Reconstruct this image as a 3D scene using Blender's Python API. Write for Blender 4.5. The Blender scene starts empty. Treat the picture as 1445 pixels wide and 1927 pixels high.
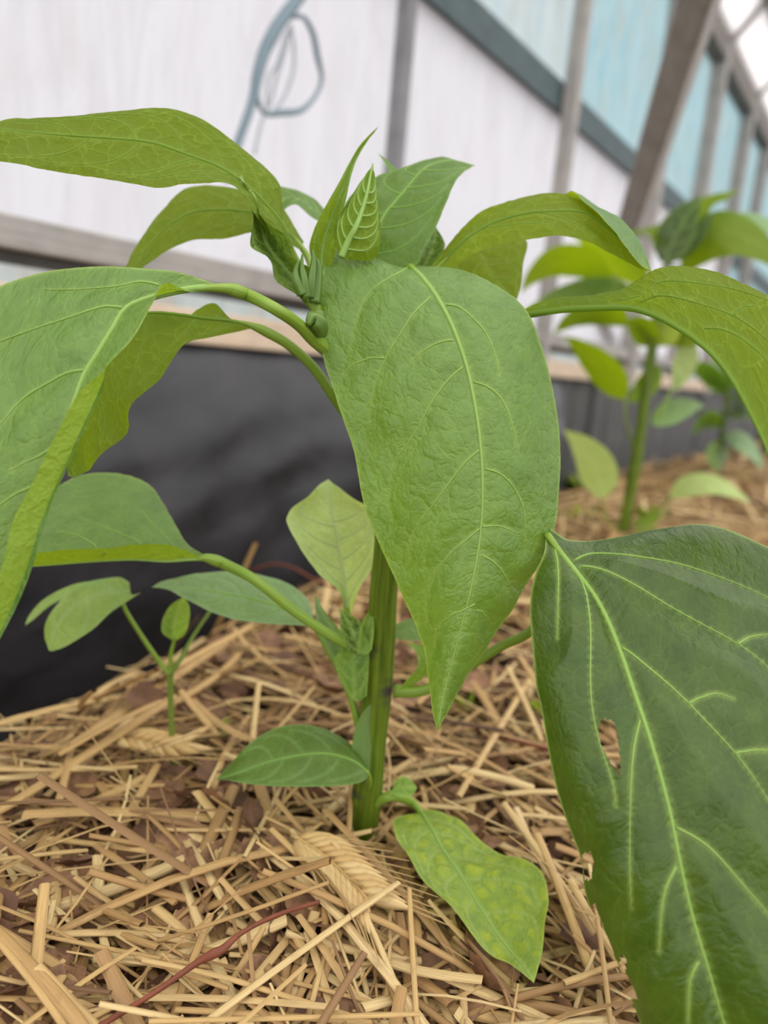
import bpy, math, random
import numpy as np
from mathutils import Vector, Matrix

random.seed(7)
rng = np.random.default_rng(11)
scene = bpy.context.scene
COL = scene.collection

# ---------------------------------------------------------------- camera
PITCH, ROLL, FPX, CX, CY = math.radians(14.0), math.radians(10.0), 1450.0, 722.5, 963.5
CAM = np.array([0.0, 0.0, 0.170])
FWD = np.array([0, math.cos(PITCH), -math.sin(PITCH)])
UP0 = np.array([0, math.sin(PITCH), math.cos(PITCH)])
R0 = np.array([1.0, 0, 0])
RIGHT = math.cos(ROLL) * R0 + math.sin(ROLL) * UP0
UPV = math.cos(ROLL) * UP0 - math.sin(ROLL) * R0
cd = bpy.data.cameras.new('camera')
cam = bpy.data.objects.new('camera', cd)
COL.objects.link(cam)
m = Matrix([[RIGHT[i], UPV[i], -FWD[i], CAM[i]] for i in range(3)] + [[0, 0, 0, 1]])
cam.matrix_world = m
cd.sensor_fit = 'AUTO'
cd.sensor_width = 36
cd.lens = 36 * FPX / 1927
cd.clip_start = 0.01
cd.dof.use_dof = True
cd.dof.focus_distance = 0.178
cd.dof.aperture_fstop = 10.0
scene.camera = cam

# ---------------------------------------------------------------- sky and exposure
w = bpy.data.worlds.new('sky')
scene.world = w
w.use_nodes = True
nt = w.node_tree
bg = nt.nodes['Background']
tc = nt.nodes.new('ShaderNodeTexCoord')
sp = nt.nodes.new('ShaderNodeSeparateXYZ')
cr = nt.nodes.new('ShaderNodeValToRGB')
nt.links.new(tc.outputs['Generated'], sp.inputs[0])
nt.links.new(sp.outputs['Z'], cr.inputs[0])
cr.color_ramp.elements[0].position = 0.0
cr.color_ramp.elements[0].color = (0.66, 0.655, 0.675, 1)
cr.color_ramp.elements[1].position = 0.9
cr.color_ramp.elements[1].color = (1.0, 0.995, 0.98, 1)
nt.links.new(cr.outputs[0], bg.inputs[0])
bg.inputs[1].default_value = 2.35
vs = scene.view_settings
vs.view_transform = 'Standard'
vs.look = 'None'
vs.gamma = 1
vs.use_curve_mapping = False
vs.exposure = 0.0
cy = scene.cycles
cy.use_denoising = True
cy.max_bounces = 8
cy.diffuse_bounces = 4
cy.glossy_bounces = 3
cy.transmission_bounces = 6
cy.transparent_max_bounces = 8
cy.sample_clamp_indirect = 6


# ---------------------------------------------------------------- picture geometry helpers
def ray(px, py):
    return (px - CX) / FPX * RIGHT - (py - CY) / FPX * UPV + FWD


def P(px, py, mm):
    """world point seen at that pixel, mm in front of the camera along its axis"""
    return CAM + ray(px, py) * (mm / 1000.0)


def proj(pts):
    q = np.asarray(pts) - CAM
    z = q @ FWD
    return CX + FPX * (q @ RIGHT) / z, CY - FPX * (q @ UPV) / z, z


WU = 978 / 1450 * RIGHT + 0.133 * UPV + FWD
WU /= np.linalg.norm(WU)
WV = 0.178 * RIGHT + UPV - 0.06 * FWD
WV -= WU * (WV @ WU)
WV /= np.linalg.norm(WV)
WN = np.cross(WU, WV)
WA = P(368, 647, 630)
if (CAM - WA) @ WN < 0:
    WN = -WN


def wall(px, py, off=0.0):
    r = ray(px, py)
    t = ((WA + WN * off - CAM) @ WN) / (r @ WN)
    return CAM + r * t


def wab(p):
    q = p - WA
    return q @ WU, q @ WV


def wpt(a, b, off=0.0):
    return WA + WU * a + WV * b + WN * off


WH = np.array([WN[0], WN[1]])
WH /= np.linalg.norm(WH)
UH = np.array([WU[0], WU[1]])
UH /= np.linalg.norm(UH)


def hwall(a):   # depth of the ground below the mound, along the wall
    return np.interp(a, [-0.6, -0.27, -0.08, 0.0, 0.3, 1.2, 3, 8], [0.46, 0.38, 0.235, 0.17, 0.12, 0.08, 0.07, 0.07])


def wdist(x, y):
    return (x - WA[0]) * WH[0] + (y - WA[1]) * WH[1]


def ground(x, y):
    x = np.asarray(x, float)
    y = np.asarray(y, float)
    d = wdist(x, y)
    a = (x - WA[0]) * UH[0] + (y - WA[1]) * UH[1]
    t = np.clip((d + 0.05) / 0.33, 0, 1)
    t = t * t * (3 - 2 * t)
    z = -hwall(a) * (1 - t)
    z = z + 0.006 * np.sin(x * 23 + 1) * np.cos(y * 19 + 2) + 0.003 * np.sin(x * 61 + y * 47)
    return z


def G(px, py, lift=0.0):
    r = ray(px, py)
    t = 0.1
    while t < 14:
        p = CAM + r * t
        if p[2] < float(ground(p[0], p[1])) + lift:
            break
        t *= 1.01
    lo, hi = t / 1.01, t
    for _ in range(12):
        mid = (lo + hi) / 2
        p = CAM + r * mid
        if p[2] < float(ground(p[0], p[1])) + lift:
            hi = mid
        else:
            lo = mid
    return CAM + r * lo, lo * 1000


# ---------------------------------------------------------------- object helpers
def new_mesh(name, V, F, mat=None, parent=None, uv=None, attrs=None, smooth=True):
    me = bpy.data.meshes.new(name)
    V = np.asarray(V, float)
    base = np.zeros(3)
    if parent is None:
        base = np.array([V[:, 0].mean(), V[:, 1].mean(), V[:, 2].min()])
    elif parent.get('_w') is not None:
        base = np.array(parent['_w'])
    V = V - base
    me.from_pydata(V.tolist(), [], [list(f) for f in F])
    if smooth:
        me.polygons.foreach_set('use_smooth', [True] * len(me.polygons))
    if uv is not None:
        ul = me.uv_layers.new(name='UVMap')
        li = np.zeros(len(me.loops), dtype=np.int32)
        me.loops.foreach_get('vertex_index', li)
        ul.data.foreach_set('uv', np.asarray(uv, dtype=np.float32)[li].ravel())
    for k, arr in (attrs or {}).items():
        at = me.attributes.new(k, 'FLOAT', 'POINT')
        at.data.foreach_set('value', np.asarray(arr, dtype=np.float32))
    if mat:
        me.materials.append(mat)
    me.update()
    o = bpy.data.objects.new(name, me)
    COL.objects.link(o)
    if parent is not None:
        o.parent = parent
    else:
        o.location = base
    o['_w'] = [float(c) for c in base]
    return o


def empty(name, loc, label=None, cat=None, group=None, kind=None):
    o = bpy.data.objects.new(name, None)
    COL.objects.link(o)
    o.location = loc
    o.empty_display_size = 0.02
    o['_w'] = [float(c) for c in loc]
    tag(o, label, cat, group, kind)
    return o


def tag(o, label=None, cat=None, group=None, kind=None):
    for k, v in (('label', label), ('category', cat), ('group', group), ('kind', kind)):
        if v:
            o[k] = v
    return o


def crom(pts, n):
    """Catmull-Rom through the rows of pts (k, ...), n samples in all, uniform in the parameter"""
    pts = np.asarray(pts, float)
    k = len(pts)
    if k == 1:
        return np.repeat(pts, n, 0)
    ext = np.concatenate([[2 * pts[0] - pts[1]], pts, [2 * pts[-1] - pts[-2]]])
    t = np.linspace(0, k - 1 - 1e-9, n)
    i = np.floor(t).astype(int)
    f = (t - i).reshape((-1,) + (1,) * (pts.ndim - 1))
    a, b, c, d = ext[i], ext[i + 1], ext[i + 2], ext[i + 3]
    return 0.5 * (2 * b + (c - a) * f + (2 * a - 5 * b + 4 * c - d) * f * f + (3 * b - 3 * c + d - a) * f ** 3)


def tube_geo(path, rad, sides=8, ridge=0.0, flat=1.0, cap=True, nrid=5):
    """tube along path (n,3) with radius per point; V, F, uv"""
    path = np.asarray(path, float)
    n = len(path)
    rad = np.broadcast_to(np.asarray(rad, float), (n,))
    T = np.gradient(path, axis=0)
    T /= np.linalg.norm(T, axis=1)[:, None] + 1e-12
    ref = np.array([0.31, -0.55, 0.77])
    if abs(T[0] @ ref) > 0.9:
        ref = np.array([1.0, 0, 0])
    V, uv = [], []
    a = np.cross(T[0], ref)
    a /= np.linalg.norm(a)
    L = 0
    ang = np.linspace(0, 2 * math.pi, sides, endpoint=False)
    for i in range(n):
        a = a - T[i] * (a @ T[i])
        a /= np.linalg.norm(a)
        b = np.cross(T[i], a)
        r = rad[i] * (1 + ridge * np.cos(nrid * ang))
        V.append(path[i] + np.outer(r * np.cos(ang), a) + np.outer(r * np.sin(ang) * flat, b))
        if i:
            L += np.linalg.norm(path[i] - path[i - 1])
        uv += [(j / sides, L * 100) for j in range(sides)]
    V = np.concatenate(V)
    F = [(i * sides + j, i * sides + (j + 1) % sides, (i + 1) * sides + (j + 1) % sides, (i + 1) * sides + j) for i in range(n - 1) for j in range(sides)]
    if cap:
        F.append(tuple(range(sides - 1, -1, -1)))
        F.append(tuple((n - 1) * sides + j for j in range(sides)))
    return V, F, uv


def box_geo(c, ax, ay, az, hx, hy, hz):
    V = [c + sx * hx * ax + sy * hy * ay + sz * hz * az for sz in (-1, 1) for sy in (-1, 1) for sx in (-1, 1)]
    F = [(0, 2, 3, 1), (4, 5, 7, 6), (0, 1, 5, 4), (2, 6, 7, 3), (0, 4, 6, 2), (1, 3, 7, 5)]
    return np.array(V), F


def bevel(o, wd=0.002, seg=2):
    b = o.modifiers.new('bevel', 'BEVEL')
    b.width = wd
    b.segments = seg
    b.limit_method = 'ANGLE'
    return o


# ---------------------------------------------------------------- materials
class NT:
    def __init__(s, name):
        s.m = bpy.data.materials.new(name)
        s.m.use_nodes = True
        s.t = s.m.node_tree
        s.t.nodes.clear()
        s.out = s.n('OutputMaterial')

    def n(s, typ, **kw):
        nd = s.t.nodes.new('ShaderNode' + typ)
        for k, v in kw.items():
            setattr(nd, k, v)
        return nd

    def l(s, a, b):
        s.t.links.new(a, b)

    def put(s, sock, v):
        if isinstance(v, bpy.types.NodeSocket):
            s.l(v, sock)
        else:
            sock.default_value = v

    def math(s, op, a, b=0.0, c=None, clamp=False):
        nd = s.n('Math', operation=op, use_clamp=clamp)
        s.put(nd.inputs[0], a)
        s.put(nd.inputs[1], b)
        if c is not None:
            s.put(nd.inputs[2], c)
        return nd.outputs[0]

    def mix(s, f, a, b, bt='MIX'):
        nd = s.n('Mix', data_type='RGBA', blend_type=bt)
        s.put(nd.inputs[0], f)
        s.put(nd.inputs[6], a if isinstance(a, bpy.types.NodeSocket) else (*a[:3], 1))
        s.put(nd.inputs[7], b if isinstance(b, bpy.types.NodeSocket) else (*b[:3], 1))
        return nd.outputs[2]

    def noise(s, vec, scale, detail=3, rough=0.5, dist=0.0):
        nd = s.n('TexNoise')
        if vec is not None:
            s.l(vec, nd.inputs['Vector'])
        nd.inputs['Scale'].default_value = scale
        nd.inputs['Detail'].default_value = detail
        nd.inputs['Roughness'].default_value = rough
        nd.inputs['Distortion'].default_value = dist
        return nd.outputs[0]

    def map(s, vec, sc):
        nd = s.n('Mapping')
        s.l(vec, nd.inputs[0])
        nd.inputs['Scale'].default_value = sc
        return nd.outputs[0]

    def rng(s, v, a, b, c=0.0, d=1.0):
        nd = s.n('MapRange')
        s.l(v, nd.inputs[0])
        for i, x in enumerate((a, b, c, d)):
            nd.inputs[i + 1].default_value = x
        return nd.outputs[0]

    def bsdf(s, col, rough=0.5, spec=0.5, bump=None, bs=0.3, bd=0.001):
        nd = s.n('BsdfPrincipled')
        s.put(nd.inputs['Base Color'], col if isinstance(col, bpy.types.NodeSocket) else (*col[:3], 1))
        s.put(nd.inputs['Roughness'], rough)
        s.put(nd.inputs['Specular IOR Level'], spec)
        if bump is not None:
            b = s.n('Bump')
            b.inputs['Strength'].default_value = bs
            b.inputs['Distance'].default_value = bd
            s.l(bump, b.inputs['Height'])
            s.l(b.outputs[0], nd.inputs['Normal'])
            s.bn = b.outputs[0]
        return nd

    def done(s, sh):
        s.l(sh, s.out.inputs[0])
        return s.m


def srgb(r, g, b):
    f = lambda c: ((c / 255 + 0.055) / 1.055) ** 2.4 if c > 10 else c / 255 / 12.92
    return (f(r), f(g), f(b))


def leaf_mat(name, top, top2, under, trans, vein, rough=0.42, tw=0.38, spec=0.5, mottle=None, netw=0.25, bs=0.5):
    k = NT(name)
    uvn = k.n('UVMap').outputs[0]
    vm = k.n('Attribute', attribute_name='vein').outputs['Fac']
    em = k.n('Attribute', attribute_name='edge').outputs['Fac']
    n1 = k.noise(uvn, 1.1, 3, 0.55)
    n2 = k.noise(uvn, 6.0, 4, 0.6)
    dist = k.n('VectorMath', operation='ADD')
    nv = k.n('TexNoise')
    nv.inputs['Scale'].default_value = 3.0
    k.l(uvn, nv.inputs['Vector'])
    sc = k.n('VectorMath', operation='SCALE')
    k.l(nv.outputs['Color'], sc.inputs[0])
    sc.inputs['Scale'].default_value = 0.35
    k.l(uvn, dist.inputs[0])
    k.l(sc.outputs[0], dist.inputs[1])
    nets, hts = [], []
    for scl, wd in ((1.7, 0.035), (5.5, 0.06)):
        v = k.n('TexVoronoi', feature='DISTANCE_TO_EDGE')
        k.l(dist.outputs[0], v.inputs['Vector'])
        v.inputs['Scale'].default_value = scl
        nets.append(k.rng(v.outputs['Distance'], 0.0, wd, 1.0, 0.0))
        hts.append(k.rng(v.outputs['Distance'], 0.0, 0.28, 0.0, 1.0))
    col = k.mix(k.rng(n1, 0.35, 0.65), top, top2)
    col = k.mix(k.math('MULTIPLY', k.rng(n2, 0.3, 0.7), 0.25), col, tuple(c * 1.5 for c in top2))
    if mottle:
        mt = k.math('MULTIPLY', hts[0], k.rng(n1, 0.2, 0.45))
        mt = k.math('MULTIPLY', mt, k.math('SUBTRACT', 1.0, k.math('MULTIPLY', vm, 1.0), clamp=True), clamp=True)
        mt = k.math('MULTIPLY', mt, k.rng(n2, 0.25, 0.45))
        col = k.mix(mt, col, mottle)
    col = k.mix(k.math('MULTIPLY', nets[0], netw), col, vein)
    col = k.mix(k.math('MULTIPLY', nets[1], netw * 0.3), col, vein)
    vmain = k.math('POWER', vm, 3.0)
    col = k.mix(k.math('MULTIPLY', vmain, 0.55), col, vein)
    col = k.mix(k.math('MULTIPLY', em, 0.6), col, vein)
    ucol = k.mix(k.math('MULTIPLY', nets[0], netw * 1.3), k.mix(k.rng(n2, 0.3, 0.7), under, tuple(c * 0.8 for c in under)), vein)
    ucol = k.mix(k.math('MULTIPLY', vmain, 0.5), ucol, vein)
    back = k.n('NewGeometry').outputs['Backfacing']
    c = k.mix(back, col, ucol)
    h = k.math('ADD', k.math('MULTIPLY', hts[0], 0.7), k.math('MULTIPLY', hts[1], 0.3))
    h = k.math('ADD', h, k.math('MULTIPLY', k.noise(uvn, 22, 3), 0.12))
    b = k.bsdf(c, k.math('ADD', k.math('MULTIPLY', back, 0.2), k.math('ADD', rough, k.math('MULTIPLY', n2, 0.12))), spec, h, bs, 0.0007)
    tr = k.n('BsdfTranslucent')
    tcol = k.mix(k.math('MULTIPLY', k.rng(n2, 0.4, 0.75), 0.35), trans, tuple(min(1, q * 1.5) for q in trans))
    tcol = k.mix(k.math('MULTIPLY', vm, 0.3), tcol, tuple(q * 0.75 for q in trans))
    tcol = k.mix(k.math('MULTIPLY', nets[0], 0.3), tcol, tuple(min(1, q * 1.6 + 0.06) for q in trans))
    if mottle:
        tcol = k.mix(mt, tcol, mottle)
    k.l(tcol, tr.inputs[0])
    mx = k.n('MixShader')
    mx.inputs[0].default_value = tw
    k.l(b.outputs[0], mx.inputs[1])
    k.l(tr.outputs[0], mx.inputs[2])
    return k.done(mx.outputs[0])


VEINC = (0.40, 0.54, 0.12)
M = {}
M['leaf'] = leaf_mat('leaf_fresh', (0.10, 0.22, 0.03), (0.14, 0.28, 0.04), (0.20, 0.33, 0.05), (0.42, 0.62, 0.012), VEINC)
M['leaf_main'] = leaf_mat('leaf_broad', (0.088, 0.190, 0.026), (0.135, 0.262, 0.042), (0.27, 0.40, 0.03), (0.36, 0.52, 0.004), VEINC, rough=0.42, spec=0.75, netw=0.09, bs=0.5)
M['leaf_dark'] = leaf_mat('leaf_deep', (0.028, 0.064, 0.005), (0.055, 0.100, 0.008), (0.14, 0.24, 0.03), (0.15, 0.26, 0.002), VEINC, rough=0.27, netw=0.04, tw=0.22, spec=0.45, bs=0.3)
M['leaf_lime'] = leaf_mat('leaf_backlit', (0.15, 0.26, 0.09), (0.19, 0.33, 0.12), (0.175, 0.26, 0.010), (0.34, 0.46, 0.002), (0.36, 0.52, 0.08), rough=0.5, tw=0.52, netw=0.22)
M['leaf_pale'] = leaf_mat('leaf_pale', (0.36, 0.49, 0.15), (0.47, 0.60, 0.19), (0.38, 0.5, 0.14), (0.6, 0.75, 0.12), (0.62, 0.72, 0.34), rough=0.5)
M['leaf_yellow'] = leaf_mat('leaf_yellowing', (0.15, 0.26, 0.03), (0.20, 0.32, 0.03), (0.40, 0.48, 0.05), (0.45, 0.58, 0.02), (0.45, 0.55, 0.12), rough=0.4, mottle=(0.37, 0.46, 0.02), tw=0.28, netw=0.1)
M['leaf_young'] = leaf_mat('leaf_young', (0.035, 0.078, 0.010), (0.06, 0.12, 0.014), (0.12, 0.22, 0.02), (0.25, 0.42, 0.006), VEINC, rough=0.28, tw=0.16, netw=0.25, spec=0.6, bs=0.9)
M['leaf_mat'] = leaf_mat('leaf_matt', (0.080, 0.150, 0.022), (0.110, 0.190, 0.030), (0.24, 0.36, 0.10), (0.24, 0.44, 0.02), (0.22, 0.38, 0.12), rough=0.48, netw=0.12, bs=0.2)
M['leaf_grey'] = leaf_mat('leaf_greyish', (0.19, 0.32, 0.13), (0.25, 0.40, 0.17), (0.24, 0.36, 0.12), (0.34, 0.52, 0.08), (0.36, 0.52, 0.26), rough=0.5, netw=0.1)
M['leaf_soft'] = leaf_mat('leaf_soft', (0.20, 0.32, 0.07), (0.27, 0.40, 0.09), (0.26, 0.38, 0.08), (0.4, 0.56, 0.05), (0.36, 0.5, 0.2), rough=0.5, netw=0.08)


def green_tube_mat(name, c1, c2, rough=0.4, tw=0.2, purple=False):
    k = NT(name)
    uvn = k.n('UVMap').outputs[0]
    n1 = k.noise(k.map(uvn, (22, 0.35, 1)), 1.0, 3, 0.6)
    n2 = k.noise(uvn, 3, 3)
    col = k.mix(k.rng(n1, 0.35, 0.65), c1, c2)
    if purple:
        pm = k.n('Attribute', attribute_name='node').outputs['Fac']
        col = k.mix(k.math('MULTIPLY', pm, k.rng(n2, 0.42, 0.62)), col, (0.05, 0.03, 0.05))
    b = k.bsdf(col, rough, 0.5, n1, 0.25, 0.0008)
    tr = k.n('BsdfTranslucent')
    k.l(k.mix(0.5, col, (0.4, 0.6, 0.03)), tr.inputs[0])
    mx = k.n('MixShader')
    mx.inputs[0].default_value = tw
    k.l(b.outputs[0], mx.inputs[1])
    k.l(tr.outputs[0], mx.inputs[2])
    return k.done(mx.outputs[0])


M['stem'] = green_tube_mat('stem_green', (0.075, 0.125, 0.006), (0.19, 0.27, 0.02), purple=True)
M['petiole'] = green_tube_mat('petiole_green', (0.19, 0.31, 0.025), (0.31, 0.45, 0.06))
M['midrib'] = green_tube_mat('midrib_pale', (0.27, 0.45, 0.08), (0.38, 0.58, 0.14), tw=0.3)
M['midrib_dark'] = green_tube_mat('midrib_green', (0.24, 0.46, 0.06), (0.34, 0.56, 0.09), tw=0.3)
M['midrib_dull'] = green_tube_mat('midrib_dull', (0.26, 0.40, 0.04), (0.34, 0.50, 0.07), tw=0.6)
M['midrib_light'] = green_tube_mat('midrib_light', (0.50, 0.62, 0.24), (0.60, 0.70, 0.32), tw=0.3)
M['bud'] = green_tube_mat('bud_green', (0.07, 0.15, 0.015), (0.18, 0.30, 0.05))
M['seed_stem'] = green_tube_mat('seedling_stem', (0.15, 0.22, 0.03), (0.22, 0.30, 0.05))


def straw_mat():
    k = NT('straw')
    uvn = k.n('UVMap').outputs[0]
    tone = k.n('Attribute', attribute_name='tone').outputs['Fac']
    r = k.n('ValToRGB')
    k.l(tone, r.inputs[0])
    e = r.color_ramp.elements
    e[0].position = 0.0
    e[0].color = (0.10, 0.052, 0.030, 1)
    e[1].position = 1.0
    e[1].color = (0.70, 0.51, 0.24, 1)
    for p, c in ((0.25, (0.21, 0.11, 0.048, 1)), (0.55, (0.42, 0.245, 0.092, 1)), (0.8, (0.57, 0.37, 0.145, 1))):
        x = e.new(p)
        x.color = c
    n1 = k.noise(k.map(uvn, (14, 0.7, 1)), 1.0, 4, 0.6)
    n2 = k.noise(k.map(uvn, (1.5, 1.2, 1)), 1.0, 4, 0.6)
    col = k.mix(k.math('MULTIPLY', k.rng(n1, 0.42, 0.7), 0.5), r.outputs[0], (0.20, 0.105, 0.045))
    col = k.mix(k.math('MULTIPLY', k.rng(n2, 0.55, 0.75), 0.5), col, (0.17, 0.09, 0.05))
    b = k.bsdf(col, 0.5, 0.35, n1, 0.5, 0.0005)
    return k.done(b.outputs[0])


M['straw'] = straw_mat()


def litter_mat(name, c1, c2, c3):
    k = NT(name)
    uvn = k.n('UVMap').outputs[0]
    tone = k.n('Attribute', attribute_name='tone').outputs['Fac']
    n1 = k.noise(uvn, 1.5, 5, 0.65)
    col = k.mix(tone, c1, c2)
    col = k.mix(k.rng(n1, 0.4, 0.75), col, c3)
    b = k.bsdf(col, 0.6, 0.3, n1, 0.5, 0.001)
    return k.done(b.outputs[0])


M['litter'] = litter_mat('brown_litter', (0.12, 0.052, 0.024), (0.37, 0.195, 0.10), (0.08, 0.038, 0.02))
M['twig'] = litter_mat('red_twig', (0.21, 0.06, 0.03), (0.21, 0.06, 0.03), (0.12, 0.04, 0.022))


def soil_mat():
    k = NT('soil')
    co = k.n('TexCoord').outputs['Object']
    n1 = k.noise(co, 60, 6, 0.7)
    n2 = k.noise(co, 9, 4, 0.6)
    col = k.mix(n1, (0.02, 0.012, 0.008), (0.09, 0.05, 0.03))
    col = k.mix(k.rng(n2, 0.4, 0.7), col, (0.12, 0.065, 0.035))
    return k.done(k.bsdf(col, 0.9, 0.2, n1, 1.0, 0.01).outputs[0])


M['soil'] = soil_mat()


def wood_mat(name, c1, c2, rough=0.7, sc=(3, 40, 40), c3=None):
    """grain runs along the UV's u"""
    k = NT(name)
    co = k.n('UVMap').outputs[0]
    n1 = k.noise(k.map(co, (1.5, 30, 1)), 1.0, 4, 0.6)
    n2 = k.noise(co, 3, 3)
    col = k.mix(k.rng(n1, 0.3, 0.7), c1, c2)
    col = k.mix(k.math('MULTIPLY', k.rng(n2, 0.45, 0.75), 0.5), col, c3 or tuple(q * 0.6 for q in c1))
    return k.done(k.bsdf(col, rough, 0.3, n1, 0.3, 0.001).outputs[0])


M['grey_wood'] = wood_mat('weathered_wood', (0.31, 0.285, 0.26), (0.41, 0.38, 0.35))
M['post_wood'] = wood_mat('post_wood', (0.20, 0.195, 0.20), (0.28, 0.275, 0.285))
M['brown_wood'] = wood_mat('brown_wood', (0.17, 0.15, 0.13), (0.23, 0.205, 0.18))
M['teal_beam'] = wood_mat('grey_green_beam', (0.06, 0.09, 0.095), (0.10, 0.13, 0.135))
M['tan_wood'] = wood_mat('bare_plank', (0.56, 0.42, 0.29), (0.70, 0.56, 0.42), c3=(0.46, 0.36, 0.27))
M['dark_board'] = wood_mat('dark_board', (0.055, 0.052, 0.05), (0.11, 0.105, 0.10))


def pane_mat(name, base, stain, pink, streak_w=0.5, clear=0.08):
    """frosted, wet sheet: lets the outdoor light through diffusely"""
    k = NT(name)
    co = k.n('UVMap').outputs[0]
    s1 = k.noise(k.map(co, (17, 2.2, 1)), 1.0, 5, 0.7, 1.2)
    s2 = k.noise(k.map(co, (7, 3, 1)), 1.0, 5, 0.65, 0.5)
    s3 = k.noise(k.map(co, (90, 30, 1)), 1.0, 2, 0.6)
    col = k.mix(k.math('MULTIPLY', k.rng(s1, 0.45, 0.75), streak_w), base, stain)
    col = k.mix(k.math('MULTIPLY', k.rng(s2, 0.48, 0.68), streak_w), col, pink)
    col = k.mix(k.math('MULTIPLY', k.rng(s3, 0.68, 0.74), 0.25), col, tuple(q * 0.6 for q in stain))
    tr = k.n('BsdfTranslucent')
    k.l(col, tr.inputs[0])
    gl = k.bsdf((0.25, 0.25, 0.26), 0.25, 0.5, s3, 0.2, 0.001)
    mx = k.n('MixShader')
    mx.inputs[0].default_value = 0.08
    k.l(tr.outputs[0], mx.inputs[1])
    k.l(gl.outputs[0], mx.inputs[2])
    return k.done(mx.outputs[0])


M['pane_white'] = pane_mat('wet_white_glazing', (0.90, 0.895, 0.94), (0.66, 0.67, 0.70), (0.80, 0.74, 0.745))
M['pane_teal'] = pane_mat('blue_green_glazing', (0.50, 0.70, 0.74), (0.16, 0.50, 0.62), (0.48, 0.58, 0.55), 1.0)
M['pane_greyteal'] = pane_mat('grey_green_glazing', (0.68, 0.76, 0.77), (0.42, 0.60, 0.64), (0.55, 0.62, 0.60), 1.0)
M['pane_strip'] = pane_mat('stained_glazing', (0.62, 0.66, 0.64), (0.36, 0.52, 0.52), (0.52, 0.42, 0.32), 0.8)
M['pane_roof'] = pane_mat('white_roof_sheet', (1.0, 0.95, 0.94), (0.85, 0.80, 0.79), (0.95, 0.90, 0.90), 0.4)


def sheet_mat():
    k = NT('black_sheet')
    co = k.n('UVMap').outputs[0]
    n1 = k.noise(k.map(co, (4, 7, 1)), 1.0, 4, 0.6, 0.5)
    n2 = k.noise(co, 60, 3)
    col = k.mix(k.rng(n1, 0.35, 0.75), (0.014, 0.014, 0.016), (0.04, 0.037, 0.042))
    h = k.math('ADD', n1, k.math('MULTIPLY', n2, 0.1))
    b = k.bsdf(col, k.math('ADD', 0.36, k.math('MULTIPLY', n1, 0.25)), 0.5, h, 0.3, 0.004)
    return k.done(b.outputs[0])


M['sheet'] = sheet_mat()


def plain(name, c, rough=0.5, spec=0.4):
    k = NT(name)
    n = k.noise(k.n('TexCoord').outputs['Object'], 80, 3)
    return k.done(k.bsdf(k.mix(n, c, tuple(q * 0.75 for q in c)), rough, spec, n, 0.2, 0.001).outputs[0])


M['hose'] = plain('grey_green_hose', (0.20, 0.27, 0.31), 0.5)
M['hose_pale'] = plain('pale_wire', (0.42, 0.44, 0.48), 0.5)
M['string'] = plain('pink_cord', (0.42, 0.30, 0.29), 0.7)


# ================================================================ THE SETTING
# ---- soil under the mulch: a fine patch near, coarse beyond
def grid_ground():
    xs = np.concatenate([np.linspace(-6, -0.8, 10), np.linspace(-0.7, 1.6, 116), np.linspace(1.75, 9, 14)])
    ys = np.concatenate([np.linspace(-4, -0.2, 8), np.linspace(-0.1, 2.2, 116), np.linspace(2.4, 12, 16)])
    X, Y = np.meshgrid(xs, ys)
    Z = ground(X, Y) - 0.006
    V = np.stack([X, Y, Z], -1).reshape(-1, 3)
    nx = len(xs)
    F = [(j * nx + i, j * nx + i + 1, (j + 1) * nx + i + 1, (j + 1) * nx + i) for j in range(len(ys) - 1) for i in range(nx - 1)]
    return V, F


V, F = grid_ground()
tag(new_mesh('floor', V, F, M['soil']), 'dark brown soil of the bed under the straw', kind='structure')

wallroot = empty('wall_left', wpt(0, 0), 'timber framed greenhouse wall of white and teal glazing sheets', kind='structure')


def frame_bar(name, pa, pb, width, thick, off, mat, parent=None, lab=None):
    """a timber from pa to pb (points on the wall plane)"""
    pa, pb = np.asarray(pa), np.asarray(pb)
    ax = pb - pa
    L = np.linalg.norm(ax)
    ax /= L
    ay = np.cross(WN, ax)
    c = (pa + pb) / 2 + WN * off
    V, F = box_geo(c, ax, ay, WN, L / 2, width / 2, thick / 2)
    uv = [((np.asarray(v) - c) @ ax * 10, ((np.asarray(v) - c) @ ay + (np.asarray(v) - c) @ WN) * 10) for v in V]
    o = new_mesh(name, V, F, mat, parent or wallroot, uv=uv, smooth=False)
    bevel(o, 0.0015)
    if lab:
        o['label'] = lab
    return o


def line_b(px, py):     # height on the wall of the horizontal line through that pixel
    return wab(wall(px, py))[1]


B_BEAM = line_b(1324, 41)
B_BAR = line_b(1053, 178)
B_RAIL = line_b(280, 492)
B_PLANK_T = line_b(190, 575) 
B_PLANK = line_b(368, 647)
post_px = [(738, 150), (1056, 240), (1262, 50), (1328, 240), (1386, 300), (1425, 330)]
post_a = [wab(wall(*p))[0] for p in post_px]
sp_ = post_a[1] - post_a[0]
post_a = [post_a[0] - sp_ * 1.5] + post_a
a = post_a[-1]
while a < 9:
    a += 0.75
    post_a.append(a)
A_END = post_a[-1]
A_START = post_a[0] - 0.3
B_TOP0 = B_BEAM

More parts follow.
